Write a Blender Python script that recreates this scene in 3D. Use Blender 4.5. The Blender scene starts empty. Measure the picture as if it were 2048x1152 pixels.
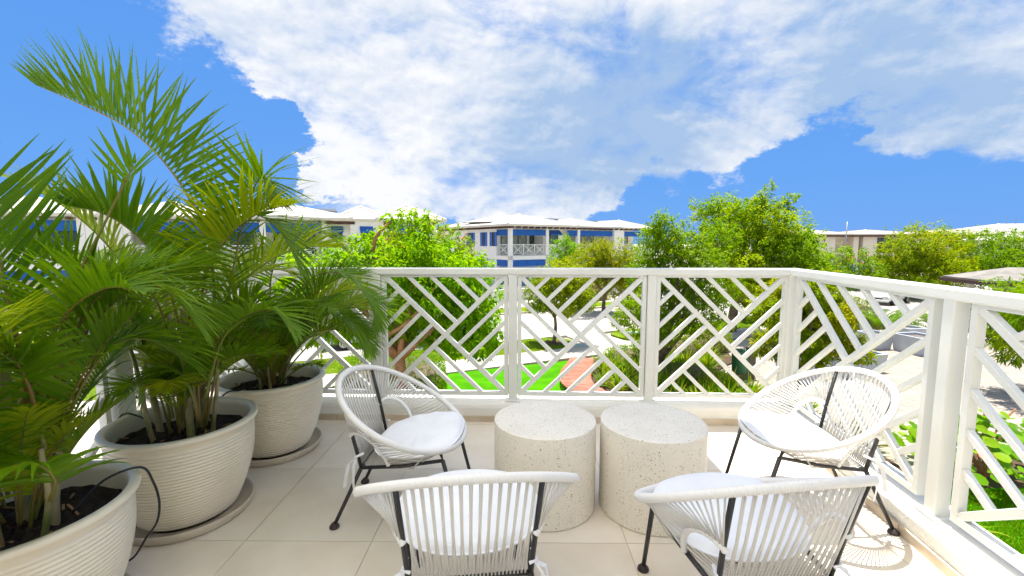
import bpy, math, random
import numpy as np
from mathutils import Vector, Matrix
R = math.radians
rng = random.Random(7)
nrng = np.random.default_rng(11)
scene = bpy.context.scene
COL = scene.collection

# ------------------------------------------------------------------ camera
EYE = 4.8
FPX = 900.0
PITCH = R(5.84)
cam_d = bpy.data.cameras.new('camera')
cam = bpy.data.objects.new('camera', cam_d)
COL.objects.link(cam)
cam.location = (0, 0, EYE)
cam.rotation_euler = (R(90) - PITCH, 0, 0)
cam_d.sensor_width = 36
cam_d.lens = FPX / 2048 * 36
cam_d.clip_start = 0.02
cam_d.clip_end = 3000
scene.camera = cam

# ------------------------------------------------------------------ sun, exposure
SUN = Vector((-0.03, 0.17, 1.0)).normalized()
sun_d = bpy.data.lights.new('sun', 'SUN')
sun_d.energy = 4.2
sun_d.angle = R(0.55)
sun_d.color = (1.0, 0.955, 0.87)
sun = bpy.data.objects.new('sun', sun_d)
COL.objects.link(sun)
sun.rotation_euler = SUN.to_track_quat('Z', 'Y').to_euler()
sun.location = SUN * 60
vs = scene.view_settings
vs.view_transform = 'Standard'
vs.look = 'None'
vs.exposure = 1.32
vs.gamma = 1.0
vs.use_curve_mapping = False
scene.cycles.max_bounces = 8
scene.cycles.diffuse_bounces = 5
scene.cycles.transparent_max_bounces = 12
scene.cycles.caustics_reflective = False
scene.cycles.caustics_refractive = False
try:
    scene.cycles.use_denoising = True
except Exception:
    pass


def ray(px, py):
    a = (px - 1024) / FPX
    b = (576 - py) / FPX
    c, s = math.cos(PITCH), math.sin(PITCH)
    return Vector((a, b * s + c, b * c - s))


def atY(px, py, Y):
    r = ray(px, py)
    return Vector((0, 0, EYE)) + r * (Y / r.y)


def atZ(px, py, z):
    r = ray(px, py)
    return Vector((0, 0, EYE)) + r * ((z - EYE) / r.z)


# ------------------------------------------------------------------ world: sky and clouds
world = bpy.data.worlds.new('World')
scene.world = world
world.use_nodes = True
wt = world.node_tree
wt.nodes.clear()


class NT:
    def __init__(s, t):
        s.t = t

    def n(s, typ, **kw):
        nd = s.t.nodes.new(typ)
        for k, v in kw.items():
            setattr(nd, k, v)
        return nd

    def put(s, sock, v):
        if v is None:
            return
        if hasattr(v, 'links') or isinstance(v, bpy.types.NodeSocket):
            s.t.links.new(v, sock)
        else:
            sock.default_value = v

    def m(s, op, a, b=None, c=None, clamp=False):
        nd = s.n('ShaderNodeMath', operation=op, use_clamp=clamp)
        s.put(nd.inputs[0], a)
        if b is not None:
            s.put(nd.inputs[1], b)
        if c is not None:
            s.put(nd.inputs[2], c)
        return nd.outputs[0]

    def v(s, op, a, b=None):
        nd = s.n('ShaderNodeVectorMath', operation=op)
        s.put(nd.inputs[0], a)
        if b is not None:
            s.put(nd.inputs[1], b)
        return nd.outputs['Value'] if op in ('DOT_PRODUCT', 'LENGTH') else nd.outputs['Vector']

    def rng(s, x, a, b, lo=0.0, hi=1.0, smooth=True):
        nd = s.n('ShaderNodeMapRange')
        nd.interpolation_type = 'SMOOTHSTEP' if smooth else 'LINEAR'
        s.put(nd.inputs['Value'], x)
        nd.inputs['From Min'].default_value = a
        nd.inputs['From Max'].default_value = b
        nd.inputs['To Min'].default_value = lo
        nd.inputs['To Max'].default_value = hi
        return nd.outputs['Result']

    def mix(s, f, a, b):
        nd = s.n('ShaderNodeMix', data_type='RGBA')
        s.put(nd.inputs['Factor'], f)
        s.put(nd.inputs['A'] if False else nd.inputs[6], a if not isinstance(a, tuple) else (*a, 1) if len(a) == 3 else a)
        s.put(nd.inputs[7], b if not isinstance(b, tuple) else (*b, 1) if len(b) == 3 else b)
        return nd.outputs[2]

    def noise(s, vec, scale, detail=4, rough=0.5, dist=0.0):
        nd = s.n('ShaderNodeTexNoise')
        if vec is not None:
            s.put(nd.inputs['Vector'], vec)
        nd.inputs['Scale'].default_value = scale
        nd.inputs['Detail'].default_value = detail
        nd.inputs['Roughness'].default_value = rough
        nd.inputs['Distortion'].default_value = dist
        return nd.outputs['Fac']


W = NT(wt)
w_out = W.n('ShaderNodeOutputWorld')
w_bg = W.n('ShaderNodeBackground')
w_bg.inputs['Strength'].default_value = 0.10
wt.links.new(w_bg.outputs[0], w_out.inputs[0])
sky = W.n('ShaderNodeTexSky', sky_type='NISHITA')
sky.sun_disc = False
sky.sun_elevation = math.asin(SUN.z)
sky.sun_rotation = math.atan2(SUN.x, SUN.y)
sky.altitude = 0
sky.air_density = 1.0
sky.dust_density = 0.3
sky.ozone_density = 2.0
tc = W.n('ShaderNodeTexCoord')
D = W.v('NORMALIZE', tc.outputs['Generated'])
Dm = W.v('MULTIPLY', D, (1.0, 1.0, 1.7))
BLOBS = [  # px, py, radius px, weight : where the photograph's cloud masses stand
    (350, -20, 230, .24), (560, 60, 170, .30), (760, 60, 260, .55), (1000, 60, 320, .65), (1280, 60, 330, .62), (1560, 40, 330, .6),
    (1850, 50, 300, .46), (2080, 110, 300, .42), (900, 140, 180, .34), (1130, 185, 200, .42), (1350, 190, 230, .45), (1500, 215, 130, .3),
    (1880, 190, 190, .34), (700, 290, 85, .55), (655, 225, 50, .35), (790, 345, 80, .36), (880, 370, 75, .25), (990, 380, 85, .26), (1090, 315, 110, .40),
    (1190, 305, 80, .38), (1120, 375, 85, .32), (940, 410, 95, .28), (750, 200, 75, .3), (560, 165, 55, .42), (610, 180, 40, .36), (625, 375, 38, .42), (655, 340, 45, .36),
    (1900, 430, 42, .3), (650, 330, 50, .3), (1040, 440, 90, .22),
]
HOLES = [(545, 35, 45, .30), (830, 265, 70, .24), (640, 260, 40, .2), (1010, 290, 60, .12), (1260, 330, 60, .25), (300, 260, 240, .35), (560, 300, 110, .30), (615, 265, 70, .28), (860, 455, 80, .16), (1000, 460, 80, .14), (880, 255, 80, .16), (1010, 250, 50, .10), (1640, 260, 120, .35), (1450, 370, 230, .5), (1800, 380, 260, .5), (250, 150, 180, .25),
         (1300, 410, 120, .3), (600, 100, 30, .1), (860, 250, 60, .12)]
# the masses' outlines are broken up by warping the direction they are looked up with
wn = W.n('ShaderNodeTexNoise')
W.put(wn.inputs['Vector'], Dm)
wn.inputs['Scale'].default_value = 4.2
wn.inputs['Detail'].default_value = 9
wn.inputs['Roughness'].default_value = 0.66
DW = W.v('NORMALIZE', W.v('ADD', D, W.v('MULTIPLY', W.v('SUBTRACT', wn.outputs['Color'], (0.5, 0.5, 0.5)), (0.42, 0.42, 0.34))))
bias = 0.0
acc = None
for (bx, by, br, bw) in BLOBS + [(a, b, c, -d) for a, b, c, d in HOLES]:
    d = ray(bx, by)
    stretch = 1.0 / d.length_squared
    d = d.normalized()
    ang = br / FPX * stretch ** 0.75
    q = W.rng(W.v('DOT_PRODUCT', DW, tuple(d)), math.cos(ang * 1.55), math.cos(ang * 0.15), 0.0, bw * 1.0)
    acc = q if acc is None else W.m('ADD', acc, q)
acc = W.m('MINIMUM', acc, 0.43)
n_soft = W.noise(Dm, 3.0, 8, 0.58, 0.3)
n_fine = W.noise(Dm, 10.0, 6, 0.60, 0.2)
back = W.rng(W.v('DOT_PRODUCT', D, (0, 1, 0)), 0.35, -0.2, 0.0, 0.30)   # broken cloud goes on round the rest of the sky
dens = W.m('ADD', W.m('ADD', acc, back), W.m('MULTIPLY', W.m('SUBTRACT', n_soft, 0.5), 1.25))
dens = W.m('ADD', dens, W.m('MULTIPLY', W.m('SUBTRACT', n_fine, 0.5), 0.55))
cover = W.rng(dens, 0.02, 0.46)
# relief: the same noise a little way towards the light
relief = W.m('MULTIPLY', W.m('SUBTRACT', W.noise(W.v('ADD', Dm, (-0.015, 0.0, 0.05)), 3.0, 8, 0.58, 0.3), n_soft), 2.4)
relief = W.m('ADD', relief, W.m('MULTIPLY', W.m('SUBTRACT', W.noise(W.v('ADD', Dm, (-0.006, 0.0, 0.018)), 10.0, 6, 0.60, 0.2), n_fine), 1.5))
GREY = [(1190, 215, 170, .72), (1330, 245, 150, .72), (1000, 200, 120, .30), (1650, 120, 210, .34), (1850, 100, 260, .50), (2050, 250, 160, .4), (1000, 335, 80, .28), (1130, 365, 60, .3), (1780, 200, 160, .25), (760, 110, 120, .2), (600, 60, 90, .15), (330, 20, 150, .25)]
g = None
for (bx, by, br, bw) in GREY:
    d = ray(bx, by)
    ang = br / FPX / d.length_squared ** 0.75
    d = d.normalized()
    q = W.rng(W.v('DOT_PRODUCT', D, tuple(d)), math.cos(ang * 1.5), math.cos(ang * 0.1), 0.0, bw)
    g = q if g is None else W.m('ADD', g, q)
shade = W.m('ADD', W.m('ADD', g, relief), W.m('MULTIPLY', W.m('SUBTRACT', W.m('MINIMUM', dens, 0.75), 0.35), 0.55))
shade = W.rng(W.m('ADD', shade, W.m('MULTIPLY', W.m('SUBTRACT', n_soft, 0.5), -0.9)), -0.10, 0.98, smooth=False)
cloud = W.mix(shade, (4.0, 4.03, 4.1), (1.65, 2.3, 3.3))
sepd = W.n('ShaderNodeSeparateXYZ')
W.put(sepd.inputs[0], D)
blue = W.mix(W.rng(sepd.outputs[2], 0.0, 0.75), (0.50, 1.48, 3.6), (0.34, 1.18, 3.4))
blue = W.mix(0.04, blue, W.mix(0.0, sky.outputs[0], (0, 0, 0)))
skyc = W.mix(W.m('MULTIPLY', cover, 0.97), blue, cloud)
wt.links.new(skyc, w_bg.inputs['Color'])


# ------------------------------------------------------------------ materials
MATS = {}


def mk(name, c1, c2=None, scale=4.0, rough=0.55, bump=0.0, bscale=60.0, spec=0.5, metal=0.0, detail=4, contrast=(0.35, 0.65), coat=0.0, c3=None, s3=1.0, rnd=0.0):
    m = bpy.data.materials.new(name)
    m.use_nodes = True
    t = NT(m.node_tree)
    p = m.node_tree.nodes['Principled BSDF']
    p.inputs['Roughness'].default_value = rough
    p.inputs['Metallic'].default_value = metal
    p.inputs['Specular IOR Level'].default_value = spec
    if coat:
        p.inputs['Coat Weight'].default_value = coat
    tcn = t.n('ShaderNodeTexCoord')
    ob = tcn.outputs['Object']
    col = None
    if c2 is not None:
        col = t.mix(t.rng(t.noise(ob, scale, detail), *contrast), c1, c2)
        if c3 is not None:
            col = t.mix(t.rng(t.noise(ob, s3, 5), 0.5, 0.72), col, c3)
        if rnd:
            oi = t.n('ShaderNodeObjectInfo')
            hv = t.n('ShaderNodeHueSaturation')
            t.put(hv.inputs['Value'], t.rng(oi.outputs['Random'], 0, 1, 1 - rnd, 1 + rnd, smooth=False))
            t.put(hv.inputs['Color'], col)
            col = hv.outputs[0]
        t.put(p.inputs['Base Color'], col)
    else:
        p.inputs['Base Color'].default_value = (*c1, 1)
    if bump:
        b = t.n('ShaderNodeBump')
        b.inputs['Strength'].default_value = bump
        b.inputs['Distance'].default_value = 0.01
        t.put(b.inputs['Height'], t.noise(ob, bscale, 4))
        t.put(p.inputs['Normal'], b.outputs[0])
    MATS[name] = m
    return m


def leafmat(name, dark, mid, light, trans=0.35, rough=0.45, spec=0.4, tboost=1.3):
    """leaf: every leaf has its own tint between three leaf colours; thin, so light comes through"""
    m = bpy.data.materials.new(name)
    m.use_nodes = True
    t = NT(m.node_tree)
    nt = m.node_tree
    p = nt.nodes['Principled BSDF']
    out = nt.nodes['Material Output']
    at = t.n('ShaderNodeAttribute', attribute_name='tint')
    f = at.outputs['Fac']
    col = t.mix(t.rng(f, 0.0, 0.5, smooth=False), dark, mid)
    col = t.mix(t.rng(f, 0.5, 1.0, smooth=False), col, light)
    p.inputs['Roughness'].default_value = rough
    p.inputs['Specular IOR Level'].default_value = spec
    t.put(p.inputs['Base Color'], col)
    tr = t.n('ShaderNodeBsdfTranslucent')
    tb = t.n('ShaderNodeMix', data_type='RGBA', blend_type='MULTIPLY')
    tb.inputs[0].default_value = 1
    t.put(tb.inputs[6], col)
    tb.inputs[7].default_value = (1.5 * tboost, 1.35 * tboost, 0.4 * tboost, 1)
    t.put(tr.inputs['Color'], tb.outputs[2])
    mx = t.n('ShaderNodeMixShader')
    mx.inputs[0].default_value = trans
    nt.links.new(p.outputs[0], mx.inputs[1])
    nt.links.new(tr.outputs[0], mx.inputs[2])
    nt.links.new(mx.outputs[0], out.inputs[0])
    MATS[name] = m
    return m


mk('white_paint', (0.735, 0.74, 0.70), (0.69, 0.695, 0.65), 3, 0.38, 0.04, 90)
mk('stucco_kerb', (0.80, 0.79, 0.75), (0.72, 0.70, 0.64), 2.2, 0.8, 0.25, 70)
mk('floor_tile', (0.74, 0.67, 0.56), (0.68, 0.60, 0.49), 3.5, 0.45, 0.03, 140, spec=0.35, c3=(0.77, 0.71, 0.62), s3=1.3, rnd=0.05)
mk('grout', (0.57, 0.50, 0.41), None, rough=0.9)
mk('skirting_tile', (0.60, 0.50, 0.38), (0.50, 0.41, 0.30), 9, 0.5, rnd=0.08)
mk('cord', (0.66, 0.64, 0.60), None, rough=0.42)
mk('rim_cord', (0.78, 0.77, 0.75), None, rough=0.42)
mk('black_metal', (0.018, 0.018, 0.022), (0.03, 0.028, 0.03), 8, 0.42, 0.05, 200)
mk('rubber_foot', (0.03, 0.02, 0.02), None, rough=0.6)
mk('cushion_fabric', (0.82, 0.83, 0.86), (0.76, 0.77, 0.80), 7, 0.85, 0.12, 320)
mk('cream_glaze', (0.80, 0.73, 0.58), (0.75, 0.67, 0.52), 3, 0.32, 0.03, 60, coat=0.25)
mk('saucer_clay', (0.60, 0.53, 0.42), (0.53, 0.46, 0.36), 5, 0.5)
mk('soil', (0.030, 0.018, 0.012), (0.012, 0.008, 0.006), 30, 0.95, 1.0, 90)
mk('dry_chip', (0.32, 0.18, 0.08), (0.22, 0.11, 0.05), 20, 0.8)
mk('hose', (0.012, 0.013, 0.018), None, rough=0.4)
mk('palm_stem', (0.34, 0.28, 0.15), (0.14, 0.17, 0.04), 7, 0.5, 0.2, 30, c3=(0.42, 0.24, 0.10), s3=3)
mk('petiole', (0.15, 0.17, 0.025), (0.20, 0.11, 0.03), 5, 0.4)
mk('bark_red', (0.36, 0.17, 0.08), (0.24, 0.12, 0.06), 8, 0.6, 0.4, 25)
mk('bark_grey', (0.20, 0.14, 0.09), (0.12, 0.08, 0.05), 8, 0.8, 0.6, 25)
mk('ground_earth', (0.40, 0.36, 0.30), (0.33, 0.30, 0.24), 0.4, 0.95)
mk('mulch', (0.10, 0.055, 0.03), (0.05, 0.03, 0.018), 14, 0.95, 0.6, 40)
mk('concrete_walk', (0.50, 0.46, 0.39), (0.44, 0.40, 0.34), 1.4, 0.85, 0.1, 60, rnd=0.06)
mk('road_surface', (0.41, 0.375, 0.33), (0.36, 0.33, 0.29), 0.7, 0.88, 0.12, 90, c3=(0.33, 0.30, 0.27), s3=0.25)
mk('crossing_paver', (0.30, 0.29, 0.28), (0.25, 0.24, 0.23), 6, 0.85)
mk('paver', (0.42, 0.36, 0.30), (0.33, 0.285, 0.24), 2.2, 0.85, 0.15, 50, c3=(0.36, 0.29, 0.235), s3=6)
mk('paver_joint', (0.26, 0.22, 0.17), None, rough=0.95)
mk('turf_green', (0.065, 0.26, 0.002), (0.045, 0.20, 0.002), 1.7, 0.95, 0.6, 120, spec=0.05)
mk('verge_green', (0.15, 0.22, 0.008), (0.10, 0.17, 0.006), 2.5, 0.95, 0.8, 70, spec=0.05, c3=(0.17, 0.20, 0.04), s3=0.9)
mk('deck_wood', (0.46, 0.155, 0.10), (0.38, 0.12, 0.075), 5, 0.6, 0.2, 60, rnd=0.15)
mk('villa_wall', (0.86, 0.85, 0.82), (0.83, 0.82, 0.79), 0.8, 0.85, 0.1, 20)
mk('blue_siding', (0.46, 0.58, 0.72), (0.42, 0.54, 0.68), 2, 0.7)
mk('beige_wall', (0.74, 0.68, 0.60), (0.70, 0.64, 0.56), 0.5, 0.85)
mk('yellow_wall', (0.62, 0.56, 0.32), None, rough=0.85)
mk('roof_white', (0.76, 0.73, 0.66), (0.66, 0.62, 0.55), 0.9, 0.75, 0.3, 6)
mk('roof_sand', (0.62, 0.55, 0.45), (0.52, 0.46, 0.38), 0.9, 0.75, 0.3, 6)
mk('roof_grey', (0.25, 0.23, 0.20), (0.18, 0.165, 0.145), 1.5, 0.85, 0.4, 8)
mk('fascia', (0.72, 0.69, 0.62), None, rough=0.6)
mk('brown_wood', (0.085, 0.035, 0.028), (0.06, 0.025, 0.02), 6, 0.6)
mk('awning_blue', (0.006, 0.115, 0.47), (0.006, 0.095, 0.40), 3, 0.75)
mk('shutter_blue', (0.008, 0.12, 0.50), None, rough=0.5)
mk('window_frame', (0.03, 0.025, 0.025), None, rough=0.45)
mk('window_glass', (0.035, 0.11, 0.11), (0.02, 0.07, 0.08), 1.2, 0.06, spec=0.8)
mk('dark_room', (0.03, 0.03, 0.035), None, rough=0.9)
mk('curtain', (0.40, 0.46, 0.43), (0.25, 0.30, 0.28), 3, 0.9)
mk('solar', (0.015, 0.018, 0.03), None, rough=0.2)
mk('planter_concrete', (0.48, 0.52, 0.58), (0.42, 0.46, 0.52), 2.5, 0.8, 0.1, 30)
mk('planter_sand', (0.16, 0.14, 0.13), (0.11, 0.10, 0.09), 6, 0.95, 0.4, 50)
mk('white_wall', (0.72, 0.72, 0.68), (0.66, 0.66, 0.62), 1.2, 0.85)
mk('car_white', (0.80, 0.80, 0.80), None, rough=0.25, coat=0.6)
mk('car_dark', (0.03, 0.035, 0.045), None, rough=0.25, coat=0.6)
mk('car_silver', (0.42, 0.47, 0.52), None, rough=0.28, metal=0.4, coat=0.6)
mk('car_blue', (0.05, 0.14, 0.36), None, rough=0.25, coat=0.6)
mk('car_glass', (0.03, 0.10, 0.16), None, rough=0.05, spec=0.9)
mk('tyre', (0.02, 0.02, 0.02), None, rough=0.85)
mk('hub', (0.45, 0.45, 0.46), None, rough=0.3, metal=0.8)
mk('lamp_glass', (0.75, 0.75, 0.75), None, rough=0.15)
mk('tail_red', (0.4, 0.01, 0.01), None, rough=0.2)
mk('plate', (0.7, 0.65, 0.2), None, rough=0.5)
mk('bin_green', (0.035, 0.17, 0.07), (0.03, 0.14, 0.06), 5, 0.5)
mk('bin_post', (0.13, 0.10, 0.07), (0.10, 0.08, 0.05), 5, 0.7)
mk('sign_orange', (0.75, 0.16, 0.02), None, rough=0.5)
mk('flower_red', (0.75, 0.09, 0.015), (0.7, 0.18, 0.02), 5, 0.6)
mk('steel', (0.30, 0.30, 0.32), None, rough=0.4, metal=0.6)
mk('cover_plate', (0.34, 0.45, 0.44), None, rough=0.6)

cv = bpy.data.materials.new('canvas')  # light-passing sheet material, made for the added terrace shade
cv.use_nodes = True
t = NT(cv.node_tree)
p = cv.node_tree.nodes['Principled BSDF']
p.inputs['Base Color'].default_value = (0.78, 0.75, 0.68, 1)
p.inputs['Roughness'].default_value = 0.9
trn = t.n('ShaderNodeBsdfTranslucent')
trn.inputs['Color'].default_value = (0.90, 0.88, 0.83, 1)
mxs = t.n('ShaderNodeMixShader')
mxs.inputs[0].default_value = 0.60
cv.node_tree.links.new(p.outputs[0], mxs.inputs[1])
cv.node_tree.links.new(trn.outputs[0], mxs.inputs[2])
cv.node_tree.links.new(mxs.outputs[0], cv.node_tree.nodes['Material Output'].inputs[0])
MATS['canvas'] = cv
# terrazzo: chips of stone in a pale binder
tz = bpy.data.materials.new('terrazzo')
tz.use_nodes = True
t = NT(tz.node_tree)
p = tz.node_tree.nodes['Principled BSDF']
ob = t.n('ShaderNodeTexCoord').outputs['Object']
base = t.mix(t.rng(t.noise(ob, 6, 4), 0.35, 0.65), (0.78, 0.73, 0.63), (0.73, 0.68, 0.58))
wob = t.v('ADD', ob, t.v('MULTIPLY', t.n('ShaderNodeTexNoise').outputs['Color'], (0.0, 0.0, 0.0)))
for (sc, thr, c, keep) in ((85, 0.17, (0.20, 0.165, 0.125), 0.66), (130, 0.20, (0.36, 0.30, 0.22), 0.58), (150, 0.24, (0.86, 0.84, 0.80), 0.45), (210, 0.22, (0.14, 0.125, 0.12), 0.80)):
    vo = t.n('ShaderNodeTexVoronoi')
    vo.inputs['Scale'].default_value = sc
    t.put(vo.inputs['Vector'], ob)
    sep = t.n('ShaderNodeSeparateColor')
    t.put(sep.inputs[0], vo.outputs['Color'])
    size = t.m('MULTIPLY', sep.outputs[1], thr * 1.6)
    chip = t.m('MULTIPLY', t.m('LESS_THAN', vo.outputs['Distance'], size), t.m('GREATER_THAN', sep.outputs[0], keep))
    base = t.mix(chip, base, c)
t.put(p.inputs['Base Color'], base)
p.inputs['Roughness'].default_value = 0.45
MATS['terrazzo'] = tz

leafmat('palm_leaf', (0.05, 0.135, 0.003), (0.11, 0.22, 0.004), (0.28, 0.34, 0.008), trans=0.42, rough=0.42, spec=0.25)
leafmat('tree_leaf_lime', (0.08, 0.21, 0.002), (0.18, 0.36, 0.003), (0.31, 0.44, 0.006), trans=0.45, spec=0.06)
leafmat('tree_leaf_green', (0.06, 0.15, 0.002), (0.14, 0.27, 0.003), (0.27, 0.36, 0.006), trans=0.43, spec=0.06)
leafmat('tree_leaf_yellow', (0.11, 0.19, 0.002), (0.22, 0.31, 0.003), (0.40, 0.35, 0.006), trans=0.43, spec=0.06)
leafmat('tree_leaf_olive', (0.07, 0.125, 0.002), (0.165, 0.25, 0.003), (0.31, 0.31, 0.006), trans=0.42, spec=0.06)
leafmat('hedge_leaf', (0.06, 0.16, 0.002), (0.12, 0.26, 0.003), (0.22, 0.33, 0.006), trans=0.35, spec=0.06)
leafmat('strap_leaf', (0.055, 0.16, 0.003), (0.14, 0.29, 0.005), (0.36, 0.37, 0.015), trans=0.40, spec=0.15)
leafmat('grass_blade', (0.05, 0.16, 0.002), (0.11, 0.25, 0.003), (0.20, 0.30, 0.006), trans=0.35, spec=0.05)
leafmat('round_leaf', (0.07, 0.20, 0.005), (0.15, 0.33, 0.006), (0.26, 0.40, 0.01), trans=0.40, rough=0.38, spec=0.2)
M = MATS


# ------------------------------------------------------------------ mesh helpers
class MB:
    def __init__(s):
        s.v = []
        s.f = []

    def add(s, vs, fs):
        o = len(s.v)
        s.v += [tuple(q) for q in vs]
        s.f += [tuple(i + o for i in f) for f in fs]
        return s

    def box(s, x0, y0, z0, x1, y1, z1):
        return s.add([(x0, y0, z0), (x1, y0, z0), (x1, y1, z0), (x0, y1, z0), (x0, y0, z1), (x1, y0, z1), (x1, y1, z1), (x0, y1, z1)],
                     [(0, 3, 2, 1), (4, 5, 6, 7), (0, 1, 5, 4), (1, 2, 6, 5), (2, 3, 7, 6), (3, 0, 4, 7)])

    def bbox(s, x0, y0, z0, x1, y1, z1, b=0.004):
        """box with chamfered vertical and top edges"""
        lo = [(x0 + b, y0), (x1 - b, y0), (x1, y0 + b), (x1, y1 - b), (x1 - b, y1), (x0 + b, y1), (x0, y1 - b), (x0, y0 + b)]
        cx, cy = (x0 + x1) / 2, (y0 + y1) / 2

        def ins(q):
            return (q[0] + (b if q[0] < cx else -b) * 0.8, q[1] + (b if q[1] < cy else -b) * 0.8)
        vs = [(*q, z0) for q in lo] + [(*q, z1 - b) for q in lo] + [(*ins(q), z1) for q in lo]
        fs = [tuple(range(7, -1, -1)), tuple(range(16, 24))]
        for i in range(8):
            j = (i + 1) % 8
            fs.append((i, j, 8 + j, 8 + i))
            fs.append((8 + i, 8 + j, 16 + j, 16 + i))
        return s.add(vs, fs)

    def bar(s, a, b, w, h, up=(0, 0, 1), bev=0.0):
        """rectangular bar from a to b: w across, h along up"""
        a, b = Vector(a), Vector(b)
        d = (b - a).normalized()
        u = Vector(up)
        sd = d.cross(u).normalized()
        u = sd.cross(d).normalized()
        if bev:
            k = bev
            prof = [(-w / 2 + k, -h / 2), (w / 2 - k, -h / 2), (w / 2, -h / 2 + k), (w / 2, h / 2 - k), (w / 2 - k, h / 2), (-w / 2 + k, h / 2), (-w / 2, h / 2 - k), (-w / 2, -h / 2 + k)]
        else:
            prof = [(-w / 2, -h / 2), (w / 2, -h / 2), (w / 2, h / 2), (-w / 2, h / 2)]
        n = len(prof)
        vs = [a + sd * x + u * y for x, y in prof] + [b + sd * x + u * y for x, y in prof]
        fs = [tuple(range(n - 1, -1, -1)), tuple(range(n, 2 * n))] + [(i, (i + 1) % n, n + (i + 1) % n, n + i) for i in range(n)]
        return s.add(vs, fs)

    def tube(s, pts, rad, n=8, closed=False, caps=True):
        pts = [Vector(q) for q in pts]
        m = len(pts)
        rr = rad if hasattr(rad, '__len__') else [rad] * m
        prev = None
        rings = []
        for i in range(m):
            if closed:
                tg = pts[(i + 1) % m] - pts[i - 1]
            else:
                tg = pts[min(i + 1, m - 1)] - pts[max(i - 1, 0)]
            tg.normalize()
            if prev is None:
                ref = Vector((0, 0, 1)) if abs(tg.z) < 0.9 else Vector((1, 0, 0))
                prev = tg.cross(ref).normalized()
            else:
                prev = (prev - tg * prev.dot(tg))
                prev = prev.normalized() if prev.length > 1e-6 else tg.orthogonal().normalized()
            b = tg.cross(prev)
            rings.append([pts[i] + (prev * math.cos(k * 2 * math.pi / n) + b * math.sin(k * 2 * math.pi / n)) * rr[i] for k in range(n)])
        vs = [q for r in rings for q in r]
        fs = []
        for i in range(m if closed else m - 1):
            j = (i + 1) % m
            for k in range(n):
                l = (k + 1) % n
                fs.append((i * n + k, i * n + l, j * n + l, j * n + k))
        if caps and not closed:
            fs.append(tuple(range(n - 1, -1, -1)))
            fs.append(tuple(range((m - 1) * n, m * n)))
        return s.add(vs, fs)

    def lathe(s, prof, n=48, cx=0, cy=0, cap_bot=False, cap_top=False):
        vs = []
        for r, z in prof:
            for k in range(n):
                a = 2 * math.pi * k / n
                vs.append((cx + r * math.cos(a), cy + r * math.sin(a), z))
        fs = []
        for i in range(len(prof) - 1):
            for k in range(n):
                l = (k + 1) % n
                fs.append((i * n + k, i * n + l, (i + 1) * n + l, (i + 1) * n + k))
        if cap_bot:
            fs.append(tuple(range(n - 1, -1, -1)))
        if cap_top:
            o = (len(prof) - 1) * n
            fs.append(tuple(range(o, o + n)))
        return s.add(vs, fs)

    def prism(s, poly, z0, z1):
        n = len(poly)
        vs = [(x, y, z0) for x, y in poly] + [(x, y, z1) for x, y in poly]
        fs = [tuple(range(n - 1, -1, -1)), tuple(range(n, 2 * n))] + [(i, (i + 1) % n, n + (i + 1) % n, n + i) for i in range(n)]
        return s.add(vs, fs)

    def mesh(s, name, mat, smooth=False):
        me = bpy.data.meshes.new(name)
        me.from_pydata(s.v, [], s.f)
        if mat is not None:
            me.materials.append(mat if not isinstance(mat, str) else M[mat])
        if smooth:
            me.polygons.foreach_set('use_smooth', [True] * len(me.polygons))
        me.update()
        return me


def obj(name, mb, mat=None, parent=None, smooth=False, loc=None, rz=None):
    me = mb if isinstance(mb, bpy.types.Mesh) else mb.mesh(name, mat, smooth)
    o = bpy.data.objects.new(name, me)
    COL.objects.link(o)
    if parent is not None:
        o.parent = parent
    if loc is not None:
        o.location = loc
    if rz is not None:
        o.rotation_euler = (0, 0, rz)
    return o


def smooth_by_angle(o, ang=40):
    me = o.data
    me.polygons.foreach_set('use_smooth', [True] * len(me.polygons))
    me.set_sharp_from_angle(angle=R(ang))


def tag(o, label, cat, group=None, kind=None):
    o['label'] = label
    o['category'] = cat
    if group:
        o['group'] = group
    if kind:
        o['kind'] = kind
    return o


def thing(name, label, cat, loc=(0, 0, 0), rz=0.0, group=None):
    o = bpy.data.objects.new(name, None)
    o.empty_display_size = 0.1
    COL.objects.link(o)
    o.location = loc
    o.rotation_euler = (0, 0, rz)
    return tag(o, label, cat, group)


def struct(name, mb, mat, parent=None, smooth=False):
    o = obj(name, mb, mat, parent, smooth)
    if parent is None:
        o['kind'] = 'structure'
    return o


def dup_tree(root, loc, rz, label):
    r = root.copy()
    COL.objects.link(r)
    r.location = loc
    r.rotation_euler = (0, 0, rz)
    r['label'] = label
    for ch in list(root.children):
        c = ch.copy()
        COL.objects.link(c)
        c.parent = r
        for g2 in ch.children:
            d2 = g2.copy()
            COL.objects.link(d2)
            d2.parent = c
    return r


def np_mesh(name, verts, tris, mat, tint=None, smooth=False):
    """verts (n,3), tris (m,3) -> mesh; tint: one value per vertex"""
    me = bpy.data.meshes.new(name)
    n, m = len(verts), len(tris)
    me.vertices.add(n)
    me.vertices.foreach_set('co', np.asarray(verts, np.float32).ravel())
    me.loops.add(m * 3)
    me.loops.foreach_set('vertex_index', np.asarray(tris, np.int32).ravel())
    me.polygons.add(m)
    me.polygons.foreach_set('loop_start', np.arange(0, m * 3, 3, dtype=np.int32))
    me.polygons.foreach_set('loop_total', np.full(m, 3, np.int32))
    if tint is not None:
        at = me.attributes.new('tint', 'FLOAT', 'POINT')
        at.data.foreach_set('value', np.asarray(tint, np.float32))
    me.materials.append(M[mat])
    if smooth:
        me.polygons.foreach_set('use_smooth', np.ones(m, bool))
    me.update(calc_edges=True)
    return me


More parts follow.
